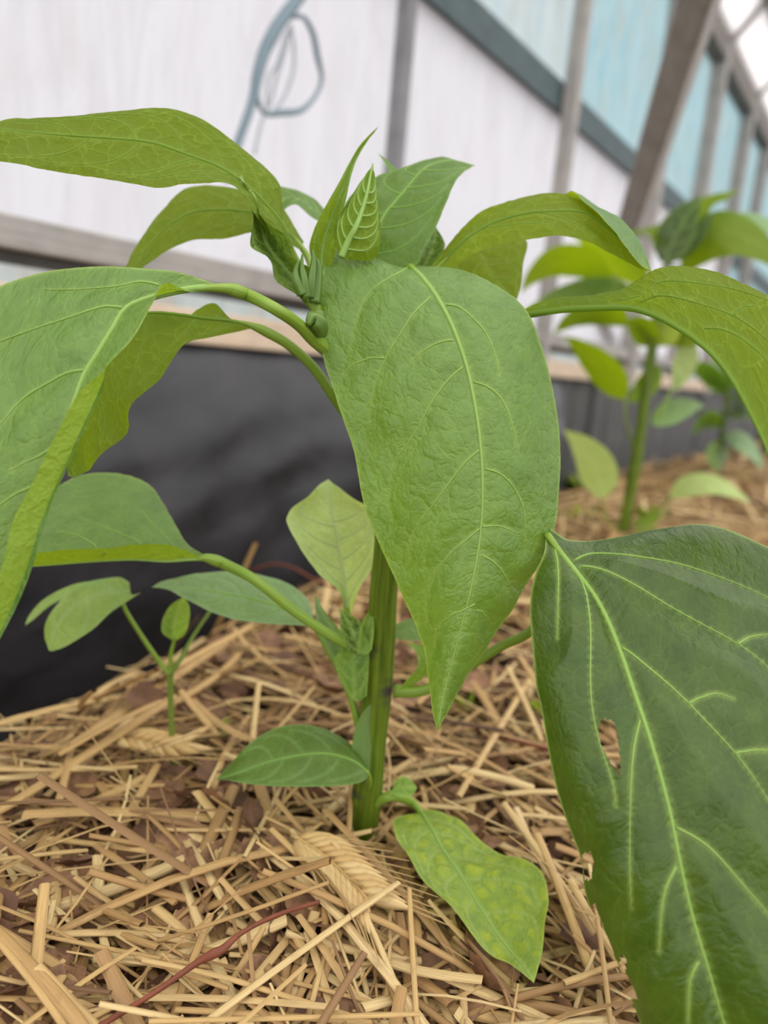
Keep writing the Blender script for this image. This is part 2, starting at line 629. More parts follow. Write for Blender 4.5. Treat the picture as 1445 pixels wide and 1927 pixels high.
for i, a in enumerate(post_a):
    if i == 0:
        continue
    wdt = 0.015 if i == 1 else 0.02 if i == 2 else 0.03
    m_ = M['post_wood'] if i < 2 else M['grey_wood']
    frame_bar('post', wpt(a, B_PLANK - 0.01), wpt(a, B_TOP0 + 0.02), wdt, wdt * 1.05, 0.011, m_)
frame_bar('rail', wpt(A_START, B_RAIL), wpt(A_END, B_RAIL), 0.020, 0.018, 0.008, M['grey_wood'], lab='weathered grey lower rail')
frame_bar('rail', wpt(A_START, B_RAIL - 0.014), wpt(A_END, B_RAIL - 0.014), 0.009, 0.008, 0.001, M['dark_board'], lab='dark strip standing in for the shadow under the rail')  # dark bar added to paint the shadowed gap beneath the lower rail
frame_bar('rail', wpt(A_START, B_BAR), wpt(A_END, B_BAR), 0.042, 0.022, -0.012, M['teal_beam'], lab='dark grey-green horizontal bar behind the posts')
frame_bar('rail', wpt(A_START, B_BEAM), wpt(A_END, B_BEAM), 0.06, 0.04, 0.006, M['brown_wood'], lab='brown-grey top beam under the roof')
frame_bar('plank', wpt(A_START, B_PLANK + 0.013), wpt(A_END, B_PLANK + 0.013), 0.026, 0.024, 0.008, M['tan_wood'], lab='bare tan plank along the bottom')

edges = [A_START] + post_a[1:]
for i in range(len(edges) - 1):
    a0, a1 = edges[i], edges[i + 1]
    for (b0, b1, kind) in ((B_PLANK + 0.02, B_RAIL - 0.005, 'strip'), (B_RAIL, B_BAR, 'low'), (B_BAR, B_BEAM, 'up')):
        mt = M['pane_strip'] if kind == 'strip' else M['pane_white'] if kind == 'low' and i < 5 else M['pane_greyteal'] if kind == 'up' and i < 2 else M['pane_teal']
        if kind == 'low' and i >= 4:
            mt = M['pane_teal'] if i >= 5 else M['pane_white']
        c = wpt((a0 + a1) / 2, (b0 + b1) / 2, -0.006)
        V, F = box_geo(c, WU, WV, WN, (a1 - a0) / 2, (b1 - b0) / 2, 0.0015)
        # keep only the sheet's inner face: a single frosted skin
        V2 = [wpt(x, y, -0.006) for x, y in ((a0, b0), (a1, b0), (a1, b1), (a0, b1))]
        uv = [(x * 3 + i * 1.7, y * 3) for x, y in ((a0, b0), (a1, b0), (a1, b1), (a0, b1))]
        o = new_mesh('pane', V2, [(0, 1, 2, 3)], mt, wallroot, uv=uv, smooth=False)

# dark weathered boards below the plank, from behind the brace onward
A_SHEET_END = wab(wall(1062, 700))[0] - 0.03
board_root = empty('wall_boards', wpt(A_SHEET_END, B_PLANK - 0.1), 'dark weathered boards below the plank at the far end of the bed', kind='structure')
a = A_SHEET_END - 0.25
while a < 7:
    wd = random.uniform(0.07, 0.12)
    bl = -0.36 - random.uniform(0, 0.02)
    frame_bar('board', wpt(a + wd / 2, bl + B_PLANK), wpt(a + wd / 2, B_PLANK + 0.002), wd - 0.006, 0.018, random.uniform(-0.004, 0.004), M['dark_board'], parent=board_root)
    a += wd

# ---- roof sheets and rafters beyond the top beam (top right corner of the view)
N_IN = np.array([WN[0], WN[1], 0.0])
N_IN /= np.linalg.norm(N_IN)
best = None
for deg in range(5, 85, 2):
    RD = N_IN * math.cos(math.radians(deg)) + np.array([0, 0, math.sin(math.radians(deg))])
    p0 = wall(1350, 93)
    x, y, z = proj([p0 + RD * 0.1])
    an = math.atan2(93 - y[0], x[0] - 1350)
    e = abs(an - math.atan2(93, 77))
    if best is None or e < best[0]:
        best = (e, deg, RD)
RD = best[2]
print('ROOF deg', best[1], 'err', best[0])
RN = np.cross(WU, RD)
RN /= np.linalg.norm(RN)
roof = empty('ceiling', wpt(2, B_BEAM), 'sloping greenhouse roof of white sheets on grey rafters', kind='structure')


def rpt(a, r, off=0.0):
    return wpt(a, B_BEAM) + RD * r + RN * off


def roof_bar(name, p0, p1, wdt, thk, mat, off=0.0):
    ax = p1 - p0
    L = np.linalg.norm(ax)
    ax /= L
    ay = np.cross(RN, ax)
    V, F = box_geo((p0 + p1) / 2 + RN * off, ax, ay, RN, L / 2, wdt / 2, thk / 2)
    uv = [(0, 0)] * 8
    return bevel(new_mesh(name, V, F, mat, roof, uv=uv, smooth=False), 0.002)


ROOF_L = 0.9
ra = [a for a in post_a if a > post_a[3] - 0.01]
R_PUR = 0.14
for a in ra:
    roof_bar('rafter', rpt(a, -0.01), rpt(a, ROOF_L), 0.028, 0.03, M['grey_wood'])
for r_, w_ in ((R_PUR, 0.05), (0.5, 0.04), (0.88, 0.04)):
    roof_bar('purlin', rpt(ra[0] - 0.02, r_), rpt(A_END, r_), w_, 0.035, M['brown_wood'])
for i in range(len(ra) - 1):
    for r0, r1 in ((0.0, R_PUR), (R_PUR, 0.5), (0.5, 0.88)):
        q = [(ra[i], r0), (ra[i + 1], r0), (ra[i + 1], r1), (ra[i], r1)]
        new_mesh('pane', [rpt(x, y, 0.012) for x, y in q], [(0, 1, 2, 3)], M['pane_roof'], roof, uv=[(x * 3, y * 3) for x, y in q], smooth=False)


# ================================================================ THINGS ALONG THE WALL
# black plastic sheet, tucked under the plank and bulging over the mound's edge
def make_sheet():
    na, nb = 150, 80
    a0, a1 = A_START, A_SHEET_END
    V, uv = [], []
    for j in range(nb + 1):
        t = j / nb
        for i in range(na + 1):
            s = i / na
            aa = a0 + (a1 - a0) * s
            b = B_PLANK + 0.006 - 0.50 * t
            bul = 0.006 + 0.050 * (1 - math.exp(-t * 11)) * (1 - 0.6 * t)
            bul *= 1 - 0.6 * max(0, (s - 0.85) / 0.15) ** 2
            wr = 0.0035 * math.sin(aa * 21 + 3 * math.sin(t * 6 + aa * 5)) * math.sin(min(1, t * 3) * 1.57)
            wr += 0.0025 * math.sin(aa * 47 + t * 18 + 2 * math.sin(aa * 13)) * math.exp(-((t - 0.22) / 0.2) ** 2)
            wr += 0.0015 * math.sin(t * 60 + 4 * math.sin(aa * 9)) * math.exp(-((t - 0.2) / 0.15) ** 2)
            V.append(wpt(aa, b, bul + wr))
            uv.append((aa * 4, b * 4))
    F = [(j * (na + 1) + i, j * (na + 1) + i + 1, (j + 1) * (na + 1) + i + 1, (j + 1) * (na + 1) + i) for j in range(nb) for i in range(na)]
    return tag(new_mesh('plastic_sheet', V, F, M['sheet'], uv=uv), 'black plastic sheet hanging under the tan plank down to the straw', 'sheet')


make_sheet()


def px_tube(name, pts, mat, parent=None, sides=10, n=40, ridge=0.0, cap=True, attrs=None, flat=1.0):
    """pts: (px, py, depth mm, diameter mm)"""
    c = crom(np.array([np.append(P(p[0], p[1], p[2]), p[3] / 2000) for p in pts]), n)
    V, F, uv = tube_geo(c[:, :3], c[:, 3], sides, ridge, flat, cap)
    return new_mesh(name, V, F, mat, parent, uv=uv, attrs=attrs)


def wall_depth(px, py, off):
    return float((wall(px, py, off) - CAM) @ FWD) * 1000


# leaning timber brace
bt = P(1345, -90, 620)
bb, _ = G(1066, 812)
brace = empty('timber_brace', bb, 'thick grey timber brace leaning in front of the glazing', 'brace')
ax = bt - bb
L = np.linalg.norm(ax)
ax /= L
ay = np.cross(ax, FWD)
ay /= np.linalg.norm(ay)
az = np.cross(ax, ay)
V, F = box_geo((bt + bb) / 2 - ax * 0.02, ax, ay, az, L / 2 + 0.02, 0.0175, 0.015)
uv = [((np.asarray(v) - bb) @ ax * 10, (np.asarray(v) - bb) @ ay * 10 + (np.asarray(v) - bb) @ az * 10) for v in V]
bevel(new_mesh('shaft', V, F, M['grey_wood'], brace, uv=uv, smooth=False), 0.003)
d0 = float((bb - CAM) @ FWD) * 1000
print('brace depths', d0, L)
o = px_tube('cord', [(1060, 640, d0 - 60, 5), (1052, 700, d0 - 80, 5), (1040, 745, d0 - 80, 5), (1060, 785, d0 - 80, 5), (1075, 770, d0 - 60, 5)], M['string'])
tag(o, 'thin pinkish cord looped down beside the foot of the brace', 'cord')

# looped hose hanging against the glass
WD = lambda x, y: wall_depth(x, y, 0.012)
hose = empty('hanging_hose', wall(500, 150, 0.012), 'grey-green hose with loose loops hanging against the white glazing', 'hose')
hp = lambda pts: [(x, y, WD(x, y), d) for x, y, d in pts]
px_tube('main_hose', hp([(600, -60, 11), (555, 5, 11), (525, 45, 11), (500, 90, 10), (485, 140, 9), (475, 190, 7.5), (450, 262, 7), (425, 340, 7)]), M['hose'], hose, n=60)
px_tube('loop', hp([(545, 32, 4), (570, 32, 4), (588, 62, 5), (597, 105, 5.5), (605, 150, 4), (590, 185, 4), (565, 208, 5), (530, 212, 6), (500, 214, 4), (487, 195, 4), (485, 165, 4), (500, 110, 4), (525, 62, 3.5)]), M['hose'], hose, n=90)
px_tube('loop', hp([(547, 45, 2.5), (553, 90, 3), (550, 140, 3), (530, 190, 3), (505, 212, 3), (505, 150, 2.5), (522, 120, 2.5), (540, 60, 2.5)]), M['hose_pale'], hose, n=70)
px_tube('loop', hp([(545, 50, 2), (540, 85, 2.5), (522, 140, 3), (510, 190, 2.5), (492, 230, 2.5), (478, 290, 2.5)]), M['hose_pale'], hose, n=50)


# ================================================================ LEAVES
def in_poly(x, y, poly):
    inside = np.zeros(x.shape, bool)
    n = len(poly)
    for i in range(n):
        x0, y0 = poly[i]
        x1, y1 = poly[(i + 1) % n]
        c = ((y0 > y) != (y1 > y)) & (x < (x1 - x0) * (y - y0) / (y1 - y0 + 1e-12) + x0)
        inside ^= c
    return inside


def colinterp(R, nv, crease):
    """R (K,3) control row -> (nv,3)"""
    K = len(R)
    mid = K // 2
    if crease == 'fold':
        h = nv // 2
        g = (nv - h) // 2
        a = crom(R[:mid + 1], h + 1)
        b = np.linspace(R[mid], R[mid + 1], g + 1)
        e = np.linspace(R[mid + 1], R[mid + 2], nv - h - g)
        o = np.concatenate([a, b[1:], e[1:]])
        j = h + g
        for _ in range(6):
            o[j - 4:j + 5] = 0.25 * o[j - 5:j + 4] + 0.5 * o[j - 4:j + 5] + 0.25 * o[j - 3:j + 6]
        return o
    if crease:
        h = nv // 2
        a = crom(R[:mid + 1], h + 1)
        b = crom(R[mid:], nv - h)
        return np.concatenate([a, b[1:]])
    return crom(R, nv)


def make_leaf(parent, rows, mat, show='top', nu=90, nv=61, crease=False, bulge=0.0, veins='auto', nveins=5, vcol='midrib', mid_w=1.3,
              cut=None, quilt=0.0005, rough_n=0.0002, name='leaf', petiole=None, pmat='petiole', fold_from=None, label=None, mask_r=0.0012, qs=0.0045, tube_veins=True, wave=0.0, wave_n=5):
    """rows: list of control rows, each a list of (px, py, mm) from one margin over the midrib to the other; the last may be one point (the tip)"""
    K = max(len(r) for r in rows)
    C = np.array([[P(*p) for p in (r if len(r) == K else [r[0]] * K)] for r in rows])
    nr = len(rows)
    if nv % 2 == 0:
        nv += 1
    # rows spaced by the midrib's length
    mid = K // 2
    dense = crom(C, max(nr * 12, nu * 2))
    ml = np.concatenate([[0], np.cumsum(np.linalg.norm(np.diff(dense[:, mid], axis=0), axis=1))])
    tt = np.linspace(0, ml[-1], nu)
    D = np.empty((nu, K, 3))
    for k_ in range(K):
        for c_ in range(3):
            D[:, k_, c_] = np.interp(tt, ml, dense[:, k_, c_])
    S = np.array([colinterp(D[i], nv, crease) for i in range(nu)])      # nu, nv, 3
    length = ml[-1]
    # normals
    def normals(S):
        du = np.gradient(S, axis=0)
        dv = np.gradient(S, axis=1)
        N = np.cross(dv, du)
        N /= np.linalg.norm(N, axis=2)[:, :, None] + 1e-12
        return N
    N = normals(S)
    # orient: towards the camera on the first half of the columns if the top side is the one that shows
    x, y, z = proj(S.reshape(-1, 3))
    view = CAM - S
    h = nv // 2 if K == 5 else nv
    vote = (np.einsum('ijk,ijk->ij', N, view))[:, :h].sum()
    flip = (vote < 0) == (show == 'top')
    if flip:
        N = -N
    # N is now the normal of the top (upper) side
    u = np.linspace(-1, 1, nv)
    cl = np.concatenate([np.zeros((nu, 1)), np.cumsum(np.linalg.norm(np.diff(S, axis=1), axis=2), axis=1)], 1)
    cl = cl - cl[:, nv // 2:nv // 2 + 1]
    width = (cl[:, -1] - cl[:, 0])
    base_f = np.clip(np.linspace(0, 1, nu) / 0.16, 0, 1)[:, None]
    if bulge:
        hh = 1 - (2 * np.abs(u) - 1) ** 2
        S = S + N * (hh[None, :] * np.minimum(1, width / (0.5 * width.max() + 1e-9))[:, None] * base_f * bulge)[:, :, None]
    # ---- vein paths as 3-D polylines
    paths = []
    def at(sv, tv):
        fi = np.clip(np.asarray(sv) * (nu - 1), 0, nu - 1.001)
        fj = np.clip((np.asarray(tv) + 1) / 2 * (nv - 1), 0, nv - 1.001)
        i, j = fi.astype(int), fj.astype(int)
        a, b = (fi - i)[:, None], (fj - j)[:, None]
        return (S[i, j] * (1 - a) + S[i + 1, j] * a) * (1 - b) + (S[i, j + 1] * (1 - a) + S[i + 1, j + 1] * a) * b
    midp = at(np.linspace(0, 0.985, 60), np.zeros(60))
    if veins == 'auto':
        q = np.linspace(0, 1, 30)
        for side in (-1, 1):
            for v in range(nveins):
                s0 = 0.03 + 0.72 * (v + (0.35 if side > 0 else 0)) / nveins + random.uniform(-0.015, 0.015)
                ds = 0.22 + 0.06 * (1 - v / nveins)
                tv = side * 0.84 * np.sin(q * 1.45) / math.sin(1.45)
                sv = np.minimum(s0 + ds * (0.35 * q + 0.65 * q ** 2.2), 0.97)
                paths.append(at(sv, tv))
    elif veins:
        px_, py_, _ = proj(S.reshape(-1, 3))
        lim = None
        for vp in veins:
            c = crom(np.array(vp, float), 34)
            pts = []
            for X, Y in c:
                if X < -150 or X > 1600 or Y > 2100:
                    continue
                dd = (px_ - X) ** 2 + (py_ - Y) ** 2
                if fold_from is not None:
                    jj = np.tile(np.arange(nv), nu)
                    dd = dd + (jj > fold_from * nv) * 1e6
                k_ = np.argsort(dd)[:4]
                wg = 1 / (dd[k_] + 4.0)
                pts.append((S.reshape(-1, 3)[k_] * wg[:, None]).sum(0) / wg.sum())
            if len(pts) > 4:
                pts = np.array(pts)
                for _ in range(4):
                    pts[1:-1] = 0.25 * pts[:-2] + 0.5 * pts[1:-1] + 0.25 * pts[2:]
                paths.append(pts)
    flatS = S.reshape(-1, 3)
    vm = np.zeros(len(flatS))
    bulg = np.ones(len(flatS))
    for k_, pth in enumerate([midp] + paths):
        best = np.full(len(flatS), 1e9)
        w_ = mask_r * (1.3 if k_ == 0 else 0.75)
        for p_ in pth:
            dd = ((flatS - p_) ** 2).sum(1)
            np.minimum(best, dd, out=best)
        best = np.sqrt(best)
        vm = np.maximum(vm, np.exp(-(best / w_) ** 2))
        bulg = np.minimum(bulg, 1 - np.exp(-(best / qs) ** 1.5))
    # ---- relief
    ss = np.linspace(0, length, nu)[:, None]
    rn = (np.sin(ss * 900 + 3 * np.sin(cl * 700)) * np.cos(cl * 800 + 2 * np.sin(ss * 500)) * 0.5 + 0.5 * np.sin(ss * 1700 + cl * 1300) * np.cos(cl * 1900 - ss * 800))
    disp = (quilt * bulg.reshape(nu, nv) * 2 + rough_n * rn * bulg.reshape(nu, nv)) * (0.1 + 0.9 * base_f)
    if wave:
        disp = disp + wave * np.sin(ss / length * math.pi * wave_n + (u[None, :] > 0) * 1.3) * np.abs(u)[None, :] ** 2.5
    S2 = S + N * disp[:, :, None]
    flat2 = S2.reshape(-1, 3)
    V = flat2
    idx = np.arange(nu * nv).reshape(nu, nv)
    q = np.stack([idx[:-1, :-1], idx[:-1, 1:], idx[1:, 1:], idx[1:, :-1]], -1).reshape(-1, 4)
    # face normal of (i,j),(i,j+1),(i+1,j+1) is dv x du = the unflipped N
    if flip:
        q = q[:, ::-1]
    if cut:
        cx, cy_, _ = proj(V[q].mean(1))
        kill = np.zeros(len(q), bool)
        for poly in cut:
            kill |= in_poly(cx, cy_, poly)
        q = q[~kill]
    edge = np.zeros((nu, nv))
    eg = np.minimum(cl - cl[:, :1], cl[:, -1:] - cl)
    edge = np.exp(-(eg / 0.0005) ** 2)
    edge[-1] = 1
    uvs = np.stack([np.repeat(np.linspace(0, length, nu)[:, None], nv, 1) * 100, cl * 100], -1).reshape(-1, 2)
    lf = new_mesh(name, V, q.tolist(), mat, parent, uv=uvs, attrs={'vein': vm, 'edge': edge.ravel()})
    if label:
        lf['label'] = label
    # ---- midrib and secondary veins: low ridges set into the blade
    sgn = 1.0 if show == 'top' else -1.0
    Nf = N.reshape(-1, 3)

    def settle(pth):
        out = []
        for p_ in pth:
            k4 = np.argpartition(((flat2 - p_) ** 2).sum(1), 4)[:4]
            out.append(flat2[k4].mean(0) * 0.5 + 0.5 * (p_ + Nf[k4].mean(0) * ((flat2[k4].mean(0) - p_) @ Nf[k4].mean(0))) + Nf[k4].mean(0) * sgn * 0.00008)
        out = np.array(out)
        for _ in range(3):
            out[1:-1] = 0.25 * out[:-2] + 0.5 * out[1:-1] + 0.25 * out[2:]
        return out

    def ridge(nm, pth, w0, w1, w2=None):
        w_ = np.linspace(w0, w1, len(pth)) / 2000
        if w2:
            w_ = w_ + max(0, w2 - w0) / 2000 * np.exp(-np.linspace(0, 1, len(pth)) / 0.07)
        V, F, uv = tube_geo(pth, w_, 6, cap=True)
        o = new_mesh(nm, V, F, M[vcol], lf, uv=uv)
        return o
    if mid_w:
        # follow the displaced blade along its middle column
        mp = S2[np.linspace(0, nu - 2, 60).astype(int), nv // 2]
        ridge('midrib', mp, mid_w, mid_w * 0.22)
        if tube_veins:
            for pth in paths:
                ridge('vein', settle(pth), mid_w * (0.2 if vcol == 'midrib_dull' else 0.36), mid_w * 0.08)
    if petiole:
        lead = [np.append(S2[i_, nv // 2], mid_w * f_ / 2000) for i_, f_ in ((int(nu * 0.10), 0.5), (int(nu * 0.04), 0.95))] if mid_w else []
        pd_ = [np.append(P(p[0], p[1], p[2]), p[3] / 2000) for p in petiole]
        pd_[0][3] = 0.5 * (pd_[0][3] + (lead[-1][3] if lead else pd_[0][3]))
        c = crom(np.array(lead + pd_), 46)
        V, F, uv = tube_geo(c[:, :3], c[:, 3], 12, 0.04)
        new_mesh('petiole', V, F, M[pmat], lf, uv=uv, attrs={'node': np.zeros(len(V))})
    return lf


def rows3(spec, dl=0, dr=0, d=(200, 200), dm=None):
    """spec: list of (Lx,Ly,Mx,My,Rx,Ry) and a last (x,y); depth runs from d[0] to d[1] along the midrib, dl/dr added at the margins"""
    out = []
    n = len(spec)
    for i, s in enumerate(spec):
        t = i / (n - 1)
        dd = np.interp(t, np.linspace(0, 1, len(d)), d)
        L_ = np.interp(t, np.linspace(0, 1, len(dl)), dl) if isinstance(dl, (list, tuple)) else dl * math.sin(math.pi * min(1, t * 1.15 + 0.08)) ** 0.5 if t < 0.8 else dl * (1 - t) / 0.2
        R_ = np.interp(t, np.linspace(0, 1, len(dr)), dr) if isinstance(dr, (list, tuple)) else dr * math.sin(math.pi * min(1, t * 1.15 + 0.08)) ** 0.5 if t < 0.8 else dr * (1 - t) / 0.2
        if len(s) == 2:
            out.append([(s[0], s[1], dd)])
        elif len(s) == 6:
            out.append([(s[0], s[1], dd + L_), (s[2], s[3], dd), (s[4], s[5], dd + R_)])
        else:
            out.append(s)
    return out


# ================================================================ THE PEPPER PLANT
sb, sd = G(676, 1622)
print('stem base depth', sd, 'z', sb[2])
plant = empty('pepper_plant', sb, 'young green pepper plant with broad drooping leaves rising from the straw, nearest of all plants', 'plant')


def sdep(py):   # depth of the upright stem at that picture row
    return np.interp(py, [400, 600, 1000, 1300, 1622], [sd - 52, sd - 46, sd - 30, sd - 15, sd])


def stem_attr(V, nodes, sides):
    x, y, z = proj(V)
    cx = x.reshape(-1, sides).mean(1).repeat(sides)
    v = np.zeros(len(V))
    for ny, sd_ in nodes:
        v = np.maximum(v, np.exp(-((y - ny) / 26) ** 2) * np.clip(0.1 + sd_ * (x - cx) / 22, 0, 1))
    return v


pts = [(673, 1640, 56), (680, 1600, 55), (690, 1500, 58), (700, 1400, 54), (708, 1310, 58), (716, 1220, 56), (722, 1110, 53), (730, 1000, 50), (722, 880, 47), (695, 760, 42), (650, 690, 34), (618, 655, 28)]
c = crom(np.array([np.append(P(x, y, sdep(y)), w_ / 2 * sdep(y) / 1000 / FPX) for x, y, w_ in pts]), 110)
V, F, uv = tube_geo(c[:, :3], c[:, 3], 30, 0.045, nrid=6)
new_mesh('stem', V, F, M['stem'], plant, uv=uv, attrs={'node': stem_attr(V, ((1485, -1), (1300, 1), (1225, -1)), 30)})
top = [(640, 680, 15), (612, 640, 22), (598, 600, 18), (592, 575, 22), (580, 545, 18), (572, 520, 12)]
c = crom(np.array([np.append(P(x, y, sdep(y) - 1), w_ / 2 * sdep(y) / 1000 / FPX) for x, y, w_ in top]), 40)
V, F, uv = tube_geo(c[:, :3], c[:, 3], 14, 0.05, nrid=5)
o = new_mesh('branch', V, F, M['petiole'], plant, uv=uv, attrs={'node': np.zeros(len(V))})

S5 = sdep(600)
# --- front centre leaf
make_leaf(plant, [
    [(740, 504, 205), (768, 502, 206), (792, 501, 206)],
    [(690, 488, 207), (783, 511, 201), (850, 507, 205)],
    [(634, 469, 208), (802, 532, 197), (895, 523, 203)],
    [(609, 515, 203), (824, 563, 193), (945, 553, 201)],
    [(602, 585, 200), (850, 612, 189), (988, 592, 198)],
    [(611, 675, 197), (877, 686, 185), (1018, 668, 195)],
    [(640, 765, 194), (895, 770, 182), (1039, 758, 193)],
    [(670, 855, 192), (905, 850, 180), (1048, 842, 191)],
    [(688, 950, 190), (908, 930, 179), (1045, 930, 190)],
    [(722, 1035, 189), (903, 1012, 179), (1033, 1008, 189)],
    [(765, 1130, 188), (888, 1098, 179), (988, 1098, 188)],
    [(799, 1215, 187), (867, 1182, 180), (925, 1195, 187)],
    [(812, 1285, 186), (846, 1262, 181), (872, 1272, 186)],
    [(816, 1340, 184), (831, 1325, 182), (842, 1335, 184)],
    [(823, 1377, 182)]], M['leaf_main'], 'top', nu=170, nv=111, mid_w=1.45, quilt=0.0006, rough_n=0.00013, bulge=0.0008,
    veins=[[(770, 503), (745, 517), (717, 533), (690, 556), (668, 610), (655, 680)],
           [(809, 560), (780, 588), (765, 611), (740, 650), (726, 675), (708, 715), (697, 760), (694, 820)],
           [(871, 691), (845, 712), (824, 738), (805, 770), (790, 801), (765, 840), (751, 855), (738, 885), (730, 930), (735, 975)],
           [(902, 848), (876, 868), (853, 899), (830, 930), (809, 958), (785, 990), (772, 1020), (768, 1060)],
           [(902, 994), (875, 1018), (853, 1036), (830, 1062), (812, 1090), (802, 1135), (803, 1170)],
           [(893, 1138), (865, 1150), (843, 1162), (822, 1185), (818, 1215)],
           [(853, 640), (825, 645), (795, 662), (775, 680)], [(724, 675), (695, 675), (663, 688), (645, 710)],
           [(839, 573), (862, 577), (882, 592), (905, 615), (921, 640), (934, 680), (938, 705)],
           [(892, 719), (918, 728), (941, 748), (955, 775), (966, 810), (975, 850)],
           [(912, 882), (938, 890), (960, 909), (978, 940), (986, 970), (987, 1025)],
           [(907, 1045), (925, 1055), (941, 1070), (950, 1085), (958, 1096), (975, 1092)],
           [(895, 1148), (908, 1153), (920, 1172)], [(908, 992), (940, 990), (970, 1003)]],
    petiole=[(770, 502, 206.3, 2.3), (758, 515, 211, 2.2), (745, 560, 217, 2.2), (725, 640, 219, 2.3), (700, 750, 216, 2.6)], label='broad blue-green leaf hanging at the centre')

# --- lower right leaf, large and dark, with a hole
make_leaf(plant, [
    [(1026, 1004, 186), (1030, 1008, 186), (1036, 994, 187)],
    [(1024, 1040, 183), (1056, 1042, 182), (1075, 1020, 187)],
    [(1008, 1085, 180), (1085, 1078, 177), (1150, 1022, 188)],
    [(1001, 1140, 177), (1120, 1124, 172), (1240, 1014, 188)],
    [(1004, 1205, 174), (1148, 1178, 168), (1335, 1008, 186)],
    [(1014, 1280, 171), (1172, 1240, 164), (1425, 1040, 182)],
    [(1030, 1350, 168), (1193, 1302, 160), (1500, 1080, 178)],
    [(1048, 1440, 165), (1218, 1375, 156), (1560, 1150, 172)],
    [(1073, 1530, 162), (1240, 1450, 153), (1600, 1240, 168)],
    [(1108, 1618, 160), (1262, 1535, 150), (1630, 1340, 162)],
    [(1118, 1690, 158), (1280, 1625, 147), (1640, 1450, 158)],
    [(1160, 1795, 156), (1302, 1722, 145), (1640, 1570, 154)],
    [(1195, 1850, 154), (1330, 1815, 143), (1630, 1700, 150)],
    [(1228, 1935, 152), (1362, 1925, 142), (1600, 1850, 147)],
    [(1280, 2030, 150), (1400, 2030, 142), (1540, 1980, 145)],
    [(1440, 2120, 142)]], M['leaf_dark'], 'top', nu=210, nv=151, mid_w=1.5, quilt=0.0021, qs=0.011, rough_n=0.00006, bulge=0.003, vcol='midrib',
    veins=[[(1081, 1054), (1105, 1043), (1127, 1041), (1175, 1044), (1221, 1051), (1275, 1060), (1324, 1076), (1390, 1100), (1445, 1125), (1500, 1160)],
           [(1093, 1066), (1120, 1068), (1147, 1078), (1190, 1098), (1236, 1127), (1310, 1170), (1388, 1211), (1445, 1255), (1500, 1310)],
           [(1169, 1218), (1190, 1232), (1216, 1253), (1255, 1285), (1295, 1324), (1340, 1370), (1383, 1417), (1415, 1460), (1445, 1506), (1490, 1580)],
           [(1272, 1557), (1310, 1577), (1344, 1604), (1380, 1645), (1408, 1678), (1442, 1717), (1500, 1800)],
           [(1083, 1073), (1097, 1095), (1103, 1123), (1110, 1160), (1112, 1201), (1111, 1250), (1110, 1295), (1115, 1340), (1124, 1383), (1135, 1420), (1149, 1457), (1158, 1490), (1159, 1516)],
           [(1204, 1356), (1195, 1390), (1191, 1422), (1187, 1465), (1186, 1511), (1185, 1594), (1186, 1650), (1189, 1707)],
           [(1272, 1631), (1257, 1660), (1248, 1688), (1243, 1730), (1240, 1791)],
           [(1044, 1034), (1049, 1060), (1051, 1098), (1050, 1150), (1049, 1201)],
           [(1314, 1810), (1303, 1830), (1297, 1855), (1295, 1924)],
           [(1295, 1324), (1325, 1310), (1350, 1305), (1380, 1315)], [(1383, 1417), (1420, 1412), (1460, 1412)], [(1388, 1211), (1415, 1198), (1445, 1195)]],
    cut=[[(1127, 1358), (1140, 1354), (1156, 1358), (1162, 1385), (1166, 1420), (1168, 1462), (1160, 1450), (1145, 1430), (1130, 1400), (1125, 1375)],
         [(1095, 1606), (1112, 1604), (1117, 1622), (1114, 1640), (1113, 1655), (1100, 1655)],
         [(1105, 1705), (1120, 1703), (1135, 1745), (1150, 1780), (1157, 1802), (1165, 1818), (1169, 1800), (1173, 1798), (1180, 1810), (1176, 1830), (1189, 1850), (1200, 1880), (1150, 1880)]],
    petiole=[(1030, 1008, 186, 2.2), (1042, 1040, 196, 2.3), (1040, 1110, 212, 2.4), (1003, 1184, sdep(1250) - 14, 2.6), (940, 1218, sdep(1250) - 8, 2.7), (870, 1262, sdep(1270) - 4, 2.8), (800, 1299, sdep(1290) - 1, 3.2), (740, 1301, sdep(1300), 4.0)], label='large dark green leaf with a chewed hole and torn margin')

